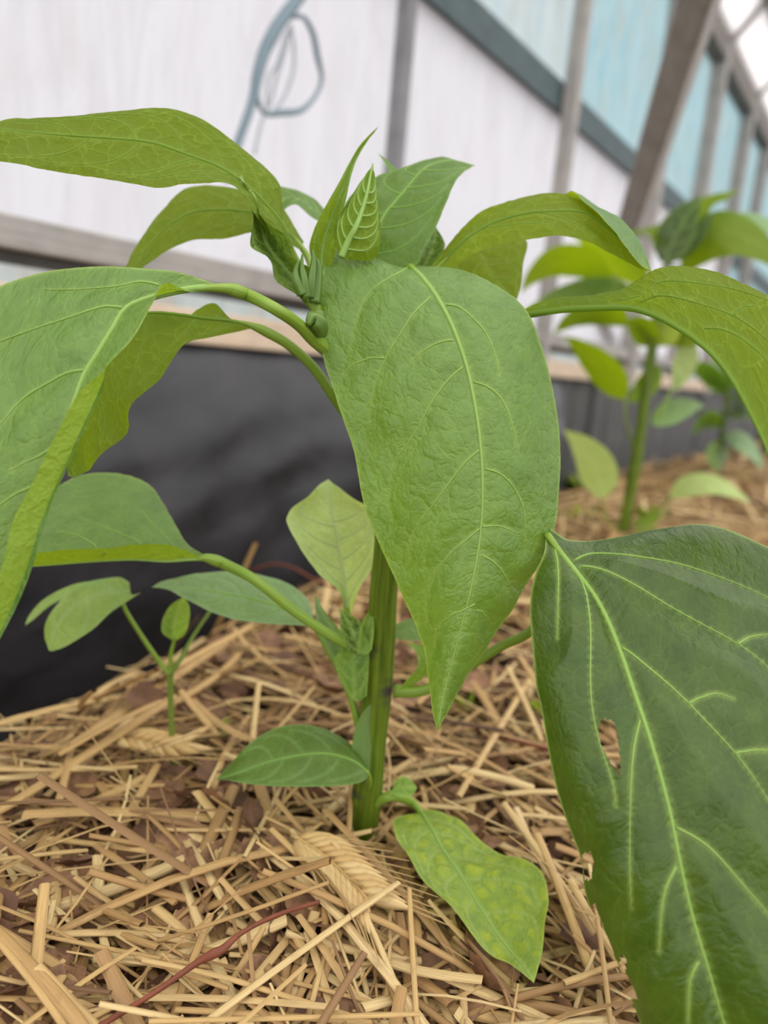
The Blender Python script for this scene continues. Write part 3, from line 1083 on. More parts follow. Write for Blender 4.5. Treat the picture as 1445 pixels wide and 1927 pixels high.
# --- big left leaf, one half rolled over
make_leaf(plant, [
    [(426, 541, 181), (423, 543, 181), (420, 545, 181), (418, 548, 181), (417, 550, 181)],
    [(375, 525, 177), (370, 533, 176), (372, 542, 176), (366, 550, 175), (362, 548, 175)],
    [(332, 515, 174), (312, 532, 172), (300, 556, 170), (316, 552, 167), (319, 538, 165)],
    [(240, 508, 172), (238, 550, 168), (240, 578, 167), (268, 586, 164), (293, 580, 162)],
    [(170, 508, 171), (180, 575, 166), (213, 616, 164), (236, 632, 162), (257, 641, 160)],
    [(100, 514, 170), (125, 612, 164), (183, 665, 161), (202, 678, 159), (217, 684, 157)],
    [(60, 522, 168), (90, 660, 162), (158, 705, 159), (206, 714, 157), (203, 706, 154)],
    [(0, 545, 166), (40, 730, 160), (143, 745, 157), (193, 755, 156), (158, 740, 151)],
    [(-80, 590, 164), (0, 800, 157), (124, 798, 155), (161, 822, 154), (118, 806, 149)],
    [(-140, 660, 162), (-50, 880, 155), (99, 858, 154), (139, 872, 153), (87, 868, 148)],
    [(-180, 760, 160), (-90, 960, 153), (66, 928, 153), (112, 935, 152), (57, 928, 147)],
    [(-190, 880, 158), (-110, 1030, 152), (41, 985, 152), (89, 1000, 151), (27, 985, 146)],
    [(-180, 960, 157), (-110, 1080, 152), (22, 1045, 151), (71, 1063, 151), (14, 1045, 146)],
    [(-170, 1020, 156), (-110, 1130, 151), (2, 1100, 151), (43, 1135, 151), (-3, 1105, 146)],
    [(-140, 1110, 154), (-100, 1190, 151), (-24, 1185, 151), (0, 1218, 150), (-30, 1190, 147)],
    [(-60, 1330, 150)]], M['leaf_main'], 'top', nu=150, nv=121, crease='fold', mid_w=1.7, quilt=0.0006, rough_n=0.00008, fold_from=0.52, 
    veins=[[(230, 579), (215, 577), (194, 577), (160, 587), (121, 601), (60, 620), (0, 642), (-60, 670)],
           [(157, 698), (131, 700), (95, 718), (48, 746), (20, 775), (0, 800), (-40, 850)],
           [(58, 918), (40, 925), (29, 930), (0, 950), (-30, 975)],
           [(300, 538), (285, 533), (262, 530), (240, 535), (213, 540), (150, 545), (82, 545)],
           [(110, 838), (80, 855), (50, 870), (20, 885)]],
    petiole=[(428, 543, 181.5, 3.4), (445, 547, 182.5, 3.2), (470, 557, 185, 3.0), (515, 580, S5 - 20, 2.9), (560, 610, S5 - 12, 3.0), (590, 640, S5 - 6, 3.3), (622, 664, S5, 3.8)], label='blue-green leaf arching left with one side rolled over')

# --- leaf behind it, backlit
make_leaf(plant, rows3([
    (475, 618, 472, 610, 471, 612), (440, 619, 437, 604, 432, 592), (415, 624, 410, 601, 404, 571), (385, 638, 375, 597, 373, 587),
    (350, 652, 340, 592, 350, 600), (310, 690, 285, 588, 300, 602), (272, 735, 215, 600, 235, 622), (243, 775, 165, 645, 190, 670),
    (228, 815, 135, 705, 160, 730), (200, 850, 112, 770, 130, 790), (166, 880, 108, 835, 115, 845), (138, 898)],
    dl=[0, -4, -8, -10, -8, 0], dr=[0, 5, 8, 10, 10, 0], d=(205, 202, 198, 195, 192)), M['leaf_lime'], 'under', crease=True, mid_w=1.0, vcol='midrib_dull', nveins=5, bulge=0.002, wave=0.0012, wave_n=7,
    petiole=[(474, 613, 205, 2.6), (500, 624, 206, 2.7), (545, 650, 208, 2.7), (590, 692, 211, 2.8), (625, 742, 214, 2.9), (665, 800, 218, 3.2), (715, 880, sdep(880), 4)], label='lime green backlit leaf seen from below')

# --- top left long leaf
S = 6
make_leaf(plant, rows3([
    (556, 492, 560, 492, 564, 490), (535, 455, 545, 455, 553, 455), (506, 425, 530, 420, 536, 420), (475, 392, 503, 387, 529, 375),
    (442, 358, 468, 352, 521, 338), (396, 344, 415, 315, 482, 291), (345, 337, 345, 288, 422, 247), (290, 350, 285, 268, 345, 213),
    (215, 343, 210, 260, 255, 204), (130, 322, 130, 255, 150, 208), (60, 306, 50, 248, 60, 224), (-20, 303, -40, 240, -10, 236), (-120, 255)],
    dl=-7, dr=9, d=(204, 201, 197, 192, 187, 182, 176)), M['leaf_lime'], 'under', nu=120, nv=81, mid_w=1.0, vcol='midrib_dull', nveins=6, quilt=0.0006, wave=0.001, wave_n=6,
    petiole=[(561, 494, 204, 1.8), (566, 515, 205, 2.2), (580, 560, S5 - 2, 2.6)], label='long backlit leaf reaching out to the upper left')
make_leaf(plant, rows3([
    (565, 470, 568, 462, 572, 455), (515, 440, 515, 415, 525, 380), (475, 436, 475, 400, 470, 360), (420, 448, 420, 395, 410, 348),
    (365, 450, 362, 400, 350, 352), (315, 470, 318, 425, 305, 393), (280, 495, 282, 460, 272, 437), (250, 515, 248, 500, 245, 480), (222, 522)],
    dl=-6, dr=8, d=(216, 222, 226, 224, 218)), M['leaf_lime'], 'under', mid_w=1.0, vcol='midrib_dull', nveins=5,
    petiole=[(565, 462, 216, 2), (585, 500, 214, 2.2), (590, 570, S5 + 2, 2.4)], label='backlit leaf drooping to the left under the long one')
make_leaf(plant, rows3([
    (615, 425, 612, 412, 615, 400), (588, 412, 590, 394, 592, 376), (556, 386, 558, 372, 562, 360), (530, 398, 530, 375, 528, 352), (500, 400, 500, 380, 500, 352), (462, 385)],
    dl=-6, dr=6, d=(238, 240, 236)), M['leaf_mat'], 'top', nu=50, nv=31, crease=True, mid_w=0.8, nveins=4, petiole=[(612, 412, 238, 1.6), (625, 450, 232, 1.8), (605, 590, S5 + 4, 2)], label='small leaf at the back of the crown')
# --- young leaves of the crown
make_leaf(plant, rows3([
    (580, 578, 590, 576, 598, 568), (545, 550, 566, 545, 588, 520), (518, 517, 542, 510, 566, 490), (496, 489, 516, 480, 548, 468),
    (479, 466, 500, 455, 530, 443), (475, 446, 492, 430, 512, 420), (469, 410, 480, 405, 493, 395), (462, 375, 468, 375, 474, 372), (455, 328)],
    dl=[0, -5, -7, -4, 0], dr=[0, -5, -7, -4, 0], d=(203, 202, 200, 198, 196)), M['leaf_young'], 'top', nu=80, nv=51, mid_w=0.8, nveins=6, quilt=0.0008, rough_n=0.0007, wave=0.0012, wave_n=6, label='dark glossy young leaf curled in on itself')
make_leaf(plant, rows3([
    (600, 508, 606, 522, 614, 522), (583, 472, 606, 480, 628, 482), (590, 436, 612, 445, 635, 440), (604, 405, 624, 410, 642, 405),
    (622, 372, 637, 375, 651, 373), (640, 340, 650, 342, 658, 340), (658, 305, 664, 305, 669, 305), (680, 270, 683, 271, 687, 272), (713, 237)],
    dl=-3, dr=-3, d=(204, 202, 200, 202, 205)), M['leaf_lime'], 'under', nu=80, nv=41, mid_w=0.8, vcol='midrib', nveins=7, quilt=0.0007, label='narrow upright young leaf with a curled tip')
make_leaf(plant, rows3([
    (668, 505, 690, 508, 735, 507), (640, 470, 700, 472, 780, 503), (628, 430, 708, 440, 800, 470), (645, 395, 724, 404, 823, 425),
    (670, 360, 757, 364, 842, 380), (715, 331, 790, 325, 854, 350), (765, 314, 814, 309, 868, 330), (817, 299, 852, 302, 880, 320), (895, 312)],
    dl=4, dr=[0, -4, -6, -4, 0], d=(208, 210, 214, 219, 224)), M['leaf_mat'], 'top', nu=100, nv=71, mid_w=1.0, vcol='midrib_dark', nveins=5, quilt=0.0007, label='broad dark leaf standing up behind the crown')
make_leaf(plant, rows3([
    (636, 480, 642, 484, 660, 490), (627, 445, 656, 452, 702, 490), (631, 415, 668, 430, 716, 460), (650, 385, 680, 400, 717, 420),
    (672, 350, 691, 362, 712, 382), (686, 330, 696, 335, 708, 345), (702, 306)],
    dl=4, dr=4, d=(196, 195, 197, 200)), M['leaf_lime'], 'under', nu=70, nv=51, crease=True, mid_w=1.9, vcol='midrib', nveins=6, quilt=0.0009, label='pointed young leaf folded along a thick pale midrib')
make_leaf(plant, rows3([(738, 334, 745, 332, 752, 326), (724, 308, 728, 306, 731, 304), (711, 288)], d=(226, 226)), M['leaf_mat'], 'top', nu=20, nv=9, mid_w=0, veins=None)
make_leaf(plant, rows3([(775, 510, 795, 510, 815, 508), (790, 478, 812, 475, 836, 470), (804, 450, 820, 446, 834, 450), (818, 424)],
    dl=-2, dr=-2, d=(226, 228)), M['leaf_young'], 'top', nu=40, nv=21, mid_w=0.8, nveins=3)
# --- right hand upper leaves
make_leaf(plant, [[(845, 470, 236), (865, 450, 236), (890, 432, 236)], [(850, 520, 232), (905, 480, 233), (986, 446, 236)], [(870, 560, 229), (925, 520, 230), (985, 495, 233)],
                  [(915, 580, 228), (948, 548, 229), (979, 542, 231)], [(966, 582, 228)]], M['leaf_lime'], 'under', nu=60, nv=41, mid_w=0.9, vcol='midrib_dull', nveins=4,
          petiole=[(865, 450, 236, 1.8), (820, 500, 234, 2), (730, 640, 224, 2.4)], label='backlit leaf hanging straight down behind the front leaf')
make_leaf(plant, [
    [(812, 522, 212), (811, 519, 212), (810, 515, 212), (808, 510, 212), (806, 506, 212)],
    [(850, 502, 210), (845, 496, 211), (839, 488, 212), (838, 475, 214), (838, 468, 214)],
    [(896, 472, 207), (888, 462, 209), (876, 450, 210), (868, 437, 214), (864, 429, 215)],
    [(950, 453, 203), (938, 437, 206), (926, 420, 209), (914, 400, 213), (908, 391, 214)],
    [(1010, 445, 200), (998, 425, 203), (986, 402, 206), (970, 380, 210), (963, 372, 212)],
    [(1060, 440, 197), (1053, 418, 200), (1045, 397, 204), (1030, 372, 208), (1024, 361, 210)],
    [(1105, 452, 195), (1103, 425, 198), (1098, 400, 201), (1085, 372, 205), (1072, 364, 206)],
    [(1150, 472, 193), (1145, 448, 196), (1138, 425, 198), (1122, 392, 202), (1112, 396, 196)],
    [(1183, 492, 192), (1176, 470, 194), (1168, 450, 196), (1166, 416, 199), (1142, 427, 192)],
    [(1203, 504, 191), (1200, 492, 192), (1194, 478, 193), (1199, 455, 196), (1172, 466, 190)],
    [(1217, 510, 190), (1216, 503, 190), (1214, 498, 190), (1217, 489, 191), (1204, 500, 189)],
    [(1226, 510, 189)]], M['leaf_lime'], 'under', nu=110, nv=81, mid_w=1.1, vcol='midrib_dull', veins=[[(905, 430), (950, 425), (1000, 420), (1040, 425)], [(1000, 398), (1040, 405), (1080, 420), (1120, 445)], [(960, 405), (985, 385), (1020, 372)]],
    petiole=[(812, 515, 212, 2.2), (800, 550, 214, 2.4), (740, 680, 218, 2.8), (715, 790, sdep(790), 3)], label='backlit leaf arching over to the upper right')
make_leaf(plant, rows3([
    (968, 597, 970, 598, 972, 590), (1010, 588, 1010, 590, 1010, 568), (1060, 580, 1060, 583, 1060, 552), (1120, 575, 1120, 580, 1120, 547),
    (1180, 570, 1180, 580, 1165, 538), (1225, 585, 1222, 590, 1200, 516), (1262, 598, 1262, 609, 1235, 498), (1305, 625, 1305, 637, 1285, 494),
    (1345, 655, 1345, 672, 1345, 504), (1380, 700, 1382, 722, 1400, 530), (1410, 760, 1415, 785, 1460, 565), (1435, 820, 1445, 850, 1530, 630),
    (1460, 900, 1465, 930, 1570, 760), (1480, 1010)],
    dl=[0, 8, 14, 16, 16, 14, 8, 0], dr=[0, 4, 9, 12, 13, 12, 8, 0], d=(207, 197, 184, 173, 164, 157, 152)), M['leaf_lime'], 'under', nu=140, nv=81, crease=True, mid_w=2.0, vcol='midrib_dull', quilt=0.0007, bulge=-0.001,
    veins=[[(1205, 575), (1217, 565), (1230, 557), (1247, 556), (1264, 557), (1295, 565), (1324, 575), (1355, 583), (1381, 593), (1415, 615), (1445, 640), (1480, 680)],
           [(1230, 557), (1227, 548), (1230, 538), (1248, 528), (1290, 530), (1334, 536), (1390, 545), (1445, 565)],
           [(1305, 624), (1330, 618), (1354, 618), (1375, 625), (1395, 636), (1420, 655), (1445, 681), (1480, 730)],
           [(1381, 593), (1388, 582), (1400, 577), (1420, 576)], [(1150, 572), (1180, 563), (1205, 557)]],
    petiole=[(970, 598, 207, 2.9), (955, 615, 209, 2.9), (900, 700, 214, 3), (760, 860, sdep(860), 3.6)], label='backlit leaf with raised veins arching to the right edge')
# --- lower leaves
make_leaf(plant, rows3([
    (390, 1056, 388, 1052, 385, 1044), (348, 1036, 355, 1053, 355, 1028), (308, 1028, 312, 1056, 332, 1000), (250, 1031, 250, 1053, 303, 950),
    (180, 1036, 185, 1056, 272, 912), (120, 1042, 120, 1061, 212, 895), (75, 1046, 70, 1065, 145, 902), (20, 1050, 20, 1067, 85, 935), (-30, 1055, -30, 1067, 10, 1000), (-70, 1066)],
    dl=[0, -6, -9, -9, -6, 0], dr=[0, 16, 30, 36, 34, 20, 0], d=(218, 213, 208, 204, 200)), M['leaf_main'], 'top', nu=100, nv=71, crease=True, mid_w=1.2, vcol='midrib', nveins=5, quilt=0.0005,
    veins=[[(350, 1045), (320, 1020), (290, 990), (270, 965)], [(290, 1035), (240, 1010), (190, 990), (150, 975)], [(200, 1040), (150, 1010), (110, 1000)]],
    petiole=[(386, 1050, 218, 3.6), (405, 1055, 219.5, 3.4), (425, 1063, 221, 3.2), (480, 1092, sdep(1200) - 10, 2.9), (560, 1155, sdep(1200) - 8, 2.8), (640, 1206, sdep(1210) - 5, 3.0), (702, 1230, sdep(1230), 4.2)], label='glossy lower left leaf with a lime underside strip')
make_leaf(plant, rows3([
    (592, 1180, 592, 1174, 590, 1166), (560, 1178, 565, 1160, 578, 1130), (510, 1175, 520, 1140, 535, 1097), (450, 1168, 465, 1125, 475, 1081),
    (400, 1153, 410, 1115, 415, 1077), (350, 1128, 355, 1108, 355, 1083), (315, 1113, 317, 1104, 318, 1093), (285, 1105)],
    dl=-6, dr=12, d=(sdep(1300) + 4, sdep(1300) + 12, sdep(1300) + 14)), M['leaf_grey'], 'top', nu=70, nv=41, mid_w=0.9, nveins=4, vcol='midrib_dark',
    petiole=[(590, 1174, sdep(1300) + 4, 1.8), (612, 1215, sdep(1300) + 3, 1.8), (645, 1275, sdep(1300) + 2, 2), (668, 1340, sdep(1340), 2.2), (690, 1440, sdep(1440), 2.6)], pmat='petiole', label='greyish pointed leaf low on the left')
make_leaf(plant, rows3([
    (645, 1152, 655, 1156, 667, 1152), (630, 1112, 650, 1115, 680, 1100), (600, 1075, 645, 1075, 703, 1060), (560, 1030, 638, 1030, 714, 1020),
    (540, 985, 630, 985, 714, 985), (546, 960, 624, 955, 702, 960), (582, 930, 620, 925, 655, 931), (618, 902)],
    dl=-5, dr=-3, d=(sdep(1200) + 6, sdep(1200) + 10, sdep(1200) + 20)), M['leaf_pale'], 'top', nu=80, nv=61, mid_w=1.3, nveins=5, vcol='midrib_light', quilt=0.0007, wave=0.001,
    petiole=[(655, 1155, sdep(1200) + 6, 2), (668, 1190, sdep(1230) + 4, 2.2), (700, 1245, sdep(1240), 2.6)], label='pale yellow-green upright leaf behind the stem')
make_leaf(plant, rows3([(660, 1285, 672, 1290, 684, 1280), (632, 1240, 655, 1245, 680, 1240), (605, 1195, 632, 1195, 655, 1200), (593, 1150, 606, 1152, 618, 1160), (592, 1116)],
    dl=-3, dr=-3, d=(sdep(1300) - 1, sdep(1200) + 2)), M['leaf_grey'], 'top', nu=40, nv=21, mid_w=0.7, nveins=3, petiole=[(672, 1288, sdep(1300) - 1, 1.6), (690, 1330, sdep(1330), 1.8)])
make_leaf(plant, rows3([(655, 1225, 680, 1228, 700, 1215), (641, 1190, 664, 1190, 690, 1182), (640, 1165, 652, 1165, 668, 1162), (638, 1144)],
    dl=-2, dr=-3, d=(sdep(1230) - 6, sdep(1200) - 2)), M['leaf_young'], 'top', nu=40, nv=21, mid_w=0.6, nveins=3)
make_leaf(plant, rows3([(672, 1230, 690, 1232, 700, 1222), (676, 1190, 690, 1192, 704, 1185), (684, 1165, 694, 1166, 703, 1164), (700, 1140)],
    dl=-2, dr=-1, d=(sdep(1230) - 8, sdep(1200) - 4)), M['leaf'], 'top', nu=40, nv=21, mid_w=0.6, nveins=3)
make_leaf(plant, rows3([(640, 1285, 668, 1320, 690, 1310), (630, 1240, 665, 1245, 695, 1240), (650, 1215, 672, 1212, 690, 1215), (670, 1195)],
    dl=-2, dr=-1, d=(sdep(1230) - 3, sdep(1200) - 4)), M['leaf'], 'top', nu=40, nv=21, mid_w=0.6, nveins=3)
make_leaf(plant, rows3([(746, 1304, 752, 1300, 760, 1300), (764, 1280, 776, 1284, 800, 1272), (784, 1256, 800, 1250, 832, 1245), (783, 1229, 800, 1226, 835, 1222), (763, 1208)],
    dl=-2, dr=3, d=(sdep(1300) - 1, sdep(1250))), M['leaf'], 'top', nu=40, nv=21, mid_w=0.6, nveins=2)
make_leaf(plant, rows3([(735, 1200, 738, 1188, 742, 1175), (775, 1206, 775, 1184, 775, 1163), (812, 1202, 812, 1182, 812, 1162), (856, 1192)],
    d=(sdep(1200) + 8, sdep(1200) + 12)), M['leaf_grey'], 'top', nu=40, nv=21, mid_w=0.6, nveins=3)
LD = sdep(1450) - 12
make_leaf(plant, rows3([
    (690, 1466, 693, 1455, 690, 1440), (670, 1475, 665, 1432, 660, 1402), (620, 1480, 615, 1418, 612, 1373), (560, 1481, 560, 1422, 560, 1364),
    (500, 1479, 505, 1434, 510, 1374), (455, 1474, 460, 1450, 465, 1404), (425, 1470, 428, 1461, 436, 1437), (406, 1468)],
    dl=-6, dr=9, d=(LD, LD - 3, LD - 2)), M['leaf_mat'], 'top', nu=80, nv=51, mid_w=0.7, nveins=4, vcol='midrib_dark', quilt=0.0003, tube_veins=False, 
    petiole=[(692, 1455, LD, 1.8), (694, 1470, LD + 5, 2), (690, 1490, sdep(1490), 2.4)], label='smooth dark oval leaf low on the left')
make_leaf(plant, rows3([(672, 1465, 683, 1470, 696, 1455), (662, 1410, 683, 1405, 700, 1395), (677, 1350, 692, 1348, 705, 1345), (718, 1304)],
    d=(sdep(1450) - 6, sdep(1350) - 7)), M['leaf_mat'], 'under', nu=40, nv=17, mid_w=0.7, veins=None)
YD = [G(790, 1530)[1], G(870, 1650)[1], G(1003, 1850)[1]]
print('yellow leaf ground depths', YD)
make_leaf(plant, rows3([
    (783, 1531, 792, 1528, 800, 1527), (742, 1547, 803, 1545, 838, 1532), (742, 1562, 815, 1565, 866, 1543), (755, 1597, 832, 1597, 893, 1577),
    (780, 1635, 855, 1630, 935, 1602), (810, 1670, 880, 1670, 985, 1621), (850, 1715, 905, 1710, 1021, 1648), (892, 1762, 930, 1750, 1032, 1690),
    (930, 1800, 958, 1788, 1026, 1740), (972, 1828, 982, 1815, 1020, 1795), (1004, 1850)],
    dl=[0, -4, -5, -5, -3, 0], dr=[0, 6, 8, 8, 4, 0], d=(YD[0] - 26, YD[1] - 32, YD[2] - 24)), M['leaf_yellow'], 'top', nu=120, nv=81, mid_w=1.2, vcol='midrib', nveins=5, quilt=0.0005, tube_veins=False, wave=0.0007, wave_n=7,
    petiole=[(792, 1529, YD[0] - 26, 2.6), (775, 1510, YD[0] - 24, 2.6), (740, 1499, sdep(1500) - 4, 2.7), (712, 1508, sdep(1510) - 3, 3.2), (690, 1525, sdep(1520), 4)], pmat='petiole', label='yellowing mottled leaf drooping on to the straw')
make_leaf(plant, rows3([(728, 1493, 733, 1490, 738, 1487), (750, 1498, 750, 1482, 748, 1465), (773, 1499, 773, 1481, 768, 1464), (785, 1482)],
    dl=-2, dr=3, d=(sdep(1490) - 4, sdep(1490) - 4)), M['leaf'], 'top', nu=40, nv=21, mid_w=0.5, nveins=3, petiole=[(733, 1490, sdep(1490) - 4, 1.2), (715, 1500, sdep(1490) - 2, 1.4), (695, 1512, sdep(1500), 1.6)])


# --- buds and the crown's tight little leaf points
def bud(path, nm='bud', mat='bud', ridge=0.12):
    c = crom(np.array([np.append(P(p[0], p[1], p[2]), p[3] / 2000) for p in path]), 24)
    V, F, uv = tube_geo(c[:, :3], c[:, 3], 15, ridge, nrid=5)
    return new_mesh(nm, V, F, M[mat], plant, uv=uv, attrs={'node': np.zeros(len(V))})


bud([(606, 634, S5 - 8, 2.0), (603, 618, S5 - 9, 4.0), (596, 606, S5 - 10, 4.6), (586, 600, S5 - 11, 3.2), (580, 612, S5 - 12, 0.9)], 'flower_bud')
bud([(606, 600, S5 - 7, 2.2), (600, 596, S5 - 8, 3.2), (590, 598, S5 - 9, 2.4), (580, 606, S5 - 10, 0.6)], 'flower_bud')
for pth in ([(575, 560, S5 - 6, 2.4), (572, 530, S5 - 7, 2.3), (568, 505, S5 - 7, 1.4), (569, 478, S5 - 7, 0.4)],
            [(583, 560, S5 - 5, 2.6), (585, 530, S5 - 6, 2.4), (590, 495, S5 - 6, 1.4), (588, 470, S5 - 6, 0.4)],
            [(592, 570, S5 - 4, 3.0), (596, 540, S5 - 4, 2.6), (600, 505, S5 - 4, 1.6), (597, 488, S5 - 4, 0.8)],
            [(568, 555, S5 - 7, 2.2), (558, 530, S5 - 8, 2.0), (556, 510, S5 - 8, 1.2), (562, 490, S5 - 8, 0.5)]):
    bud(pth, 'young_leaf', 'bud', 0.15)


# ================================================================ BACKGROUND PLANTS (soft, beyond the front plant)
def qleaf(parent, base, mid, tip, hw, d0, d1, mat='leaf_lime', show='under', pet=None, label=None, dl=-8, dr=10):
    """small leaf: base/mid/tip pixels, half width in px at the middle"""
    b, m_, t = np.array(base, float), np.array(mid, float), np.array(tip, float)
    n = 7
    rows = []
    for i in range(n):
        s = i / n
        p = (1 - s) ** 2 * b + 2 * s * (1 - s) * (2 * m_ - (b + t) / 2) + s * s * t
        dp = 2 * (1 - s) * ((2 * m_ - (b + t) / 2) - b) + 2 * s * (t - (2 * m_ - (b + t) / 2))
        nn = np.array([-dp[1], dp[0]]) / (np.linalg.norm(dp) + 1e-6)
        wv = hw * (math.sin(math.pi * min(1, (s + 0.02)) ** 0.75) ** 0.85) + 1.0
        d = d0 + (d1 - d0) * s
        rows.append([(*(p + nn * wv), d + dl * wv / hw * (d / 220)), (*p, d), (*(p - nn * wv), d + dr * wv / hw * (d / 220))])
    rows.append([(t[0], t[1], d1)])
    lf = make_leaf(parent, rows, M[mat], show, nu=36, nv=21, mid_w=1.0, nveins=3, vcol='midrib_dull' if show == 'under' else 'midrib_dark', tube_veins=False, mask_r=0.002, label=label)
    if pet:
        pp = [(base[0], base[1], d0, 1.8)] + [(x, y, d, 2.2) for x, y, d in pet]
        c = crom(np.array([np.append(P(p[0], p[1], p[2]), p[3] / 2000) for p in pp]), 20)
        V, F, uv = tube_geo(c[:, :3], c[:, 3], 8)
        new_mesh('petiole', V, F, M['petiole'], lf, uv=uv, attrs={'node': np.zeros(len(V))})
    return lf


b2, d2 = G(1166, 1030)
print('plant2 depth', d2)
p2 = empty('pepper_plant', b2, 'second pepper plant further back at right, single stem with many leaves on top', 'plant')
dz = lambda y: d2 - (1030 - y) * 0.24 * d2 / FPX
c = crom(np.array([np.append(P(x, y, dz(y)), w_ / 2.6 * dz(y) / 1000 / FPX) for x, y, w_ in [(1164, 1045, 24), (1172, 1000, 26), (1185, 930, 26), (1198, 860, 30), (1207, 800, 27), (1217, 720, 27), (1228, 650, 24), (1236, 590, 20), (1248, 520, 16), (1262, 480, 12)]]), 60)
V, F, uv = tube_geo(c[:, :3], c[:, 3], 16, 0.04)
new_mesh('stem', V, F, M['stem'], p2, uv=uv, attrs={'node': stem_attr(V, ((860, -1),), 16) * 0.6})
D = d2 - 50
make_leaf(p2, rows3([(1188, 442, 1188, 438, 1190, 434), (1222, 442, 1224, 432, 1225, 425), (1252, 492, 1256, 450, 1260, 411), (1292, 470, 1295, 425, 1292, 390), (1338, 392, 1332, 384, 1326, 370), (1366, 374, 1362, 367, 1358, 361), (1392, 356)],
    dl=-8, dr=8, d=(D, D - 20)), M['leaf_lime'], 'under', nu=40, nv=21, mid_w=1.0, vcol='midrib_dull', nveins=3, tube_veins=False, petiole=[(1256, 470, D, 2), (1262, 500, D, 2.2)])
qleaf(p2, (1250, 495), (1278, 430), (1322, 368), 34, D - 30, D - 35, 'leaf_dark', 'top')
qleaf(p2, (1262, 490), (1305, 445), (1345, 398), 20, D - 22, D - 30, 'leaf_dark', 'top')
qleaf(p2, (1290, 505), (1375, 438), (1500, 530), 44, D - 10, D - 60, pet=[(1262, 500, D)])
qleaf(p2, (1330, 470), (1400, 425), (1480, 440), 24, D + 10, D - 10, 'leaf_grey', 'top')
qleaf(p2, (1150, 525), (1055, 492), (980, 552), 30, D, D - 30, pet=[(1235, 580, D + 20)])
qleaf(p2, (1215, 535), (1150, 478), (1072, 440), 30, D + 10, D + 30, 'leaf_lime')
qleaf(p2, (1200, 560), (1100, 548), (985, 585), 26, D + 20, D, 'leaf_grey', 'top', pet=[(1240, 570, D + 20)])
qleaf(p2, (1180, 610), (1115, 588), (1040, 630), 26, D, D - 20, pet=[(1235, 630, D + 20)])
qleaf(p2, (1232, 650), (1255, 618), (1300, 600), 30, D, D - 10, 'leaf_yellow', 'under')
qleaf(p2, (1230, 650), (1205, 620), (1175, 605), 26, D, D + 20, 'leaf_lime')
qleaf(p2, (1175, 748), (1128, 690), (1062, 632), 30, D - 10, D - 30, 'leaf_lime', pet=[(1178, 790, D), (1190, 840, D + 30), (1200, 870, d2 - 20)])
qleaf(p2, (1128, 935), (1118, 870), (1060, 808), 36, d2 - 30, d2 - 50, 'leaf_pale', 'top', pet=[(1140, 975, d2 - 10), (1168, 1010, d2)], dl=-3, dr=3)
qleaf(p2, (1228, 798), (1275, 772), (1325, 765), 22, D, D + 20, 'leaf_grey', 'top', pet=[(1240, 780, D), (1275, 710, D)])
qleaf(p2, (1262, 935), (1330, 912), (1412, 948), 20, d2 - 30, d2 - 70, 'leaf_pale', 'top', pet=[(1240, 958, d2 - 20), (1185, 985, d2)])
qleaf(p2, (1265, 650), (1310, 625), (1385, 640), 24, D, D - 10, 'leaf_lime')
qleaf(p2, (1300, 640), (1285, 690), (1270, 735), 22, D + 10, D + 20, 'leaf_pale', 'top')
qleaf(p2, (1240, 690), (1210, 730), (1180, 755), 20, D + 30, D + 40, 'leaf', 'top')
qleaf(p2, (1195, 1005), (1220, 985), (1240, 962), 16, d2 - 10, d2 - 20, 'leaf', 'top')
qleaf(p2, (1320, 560), (1390, 590), (1450, 660), 30, D + 10, D + 20, 'leaf_lime')
qleaf(p2, (1245, 560), (1300, 575), (1330, 640), 24, D + 20, D + 30, 'leaf', 'top')

b3, d3 = G(1352, 905)
print('plant3 depth', d3)
p3 = empty('pepper_plant', b3, 'small dark pepper plant far back by the right edge, below the arching leaf', 'plant')
px_tube('stem', [(1352, 912, d3, 8), (1356, 850, d3, 9), (1364, 780, d3 - 10, 8), (1372, 700, d3 - 20, 6)], M['stem'], p3, attrs={'node': np.zeros(400)})
for bs, md, tp, hw, mt, sh in (((1365, 740), (1330, 700), (1290, 690), 20, 'leaf_mat', 'top'), ((1368, 730), (1400, 690), (1440, 690), 24, 'leaf_mat', 'top'), ((1370, 700), (1360, 660), (1330, 640), 22, 'leaf', 'top'),
                               ((1372, 700), (1400, 650), (1450, 645), 24, 'leaf_mat', 'top'), ((1360, 780), (1400, 770), (1440, 800), 20, 'leaf_dark', 'top'), ((1358, 800), (1330, 790), (1300, 820), 16, 'leaf_mat', 'top'),
                               ((1356, 830), (1348, 860), (1352, 890), 20, 'leaf', 'top'), ((1365, 820), (1405, 840), (1435, 885), 16, 'leaf_grey', 'top'), ((1368, 750), (1420, 735), (1460, 760), 22, 'leaf_dark', 'top')):
    qleaf(p3, bs, md, tp, hw, d3 - 10, d3 - 60, mt, sh, pet=[(1362, (bs[1] + 790) / 2 + 20, d3 - 5)])

# low weeds at the foot of the second plant
for (x, y, lab) in ((1085, 925, 'blurry clump of green weeds at the foot of the grey brace'), (1225, 985, 'small green weed sprout just right of the second plant\'s stem'),
                    (1095, 985, 'low green weed sprout left of the second plant\'s stem')):
    bs_, dd_ = G(x, y)
    r_ = empty('weed', bs_, lab, 'weed', 'weeds in the straw')
    for k_ in range(5):
        a_ = k_ * 1.3 + x
        qleaf(r_, (x, y), (x + 16 * math.cos(a_), y - 16 + 5 * math.sin(a_)), (x + 34 * math.cos(a_), y - 22 + 12 * math.sin(a_)), 8, dd_ - 3, dd_ - 15, random.choice(['leaf', 'leaf_mat', 'leaf_pale']), 'top')
    px_tube('stem', [(x, y + 6, dd_, 2), (x, y - 12, dd_ - 4, 1.5)], M['seed_stem'], r_, sides=6, n=8, attrs={'node': np.zeros(48)})

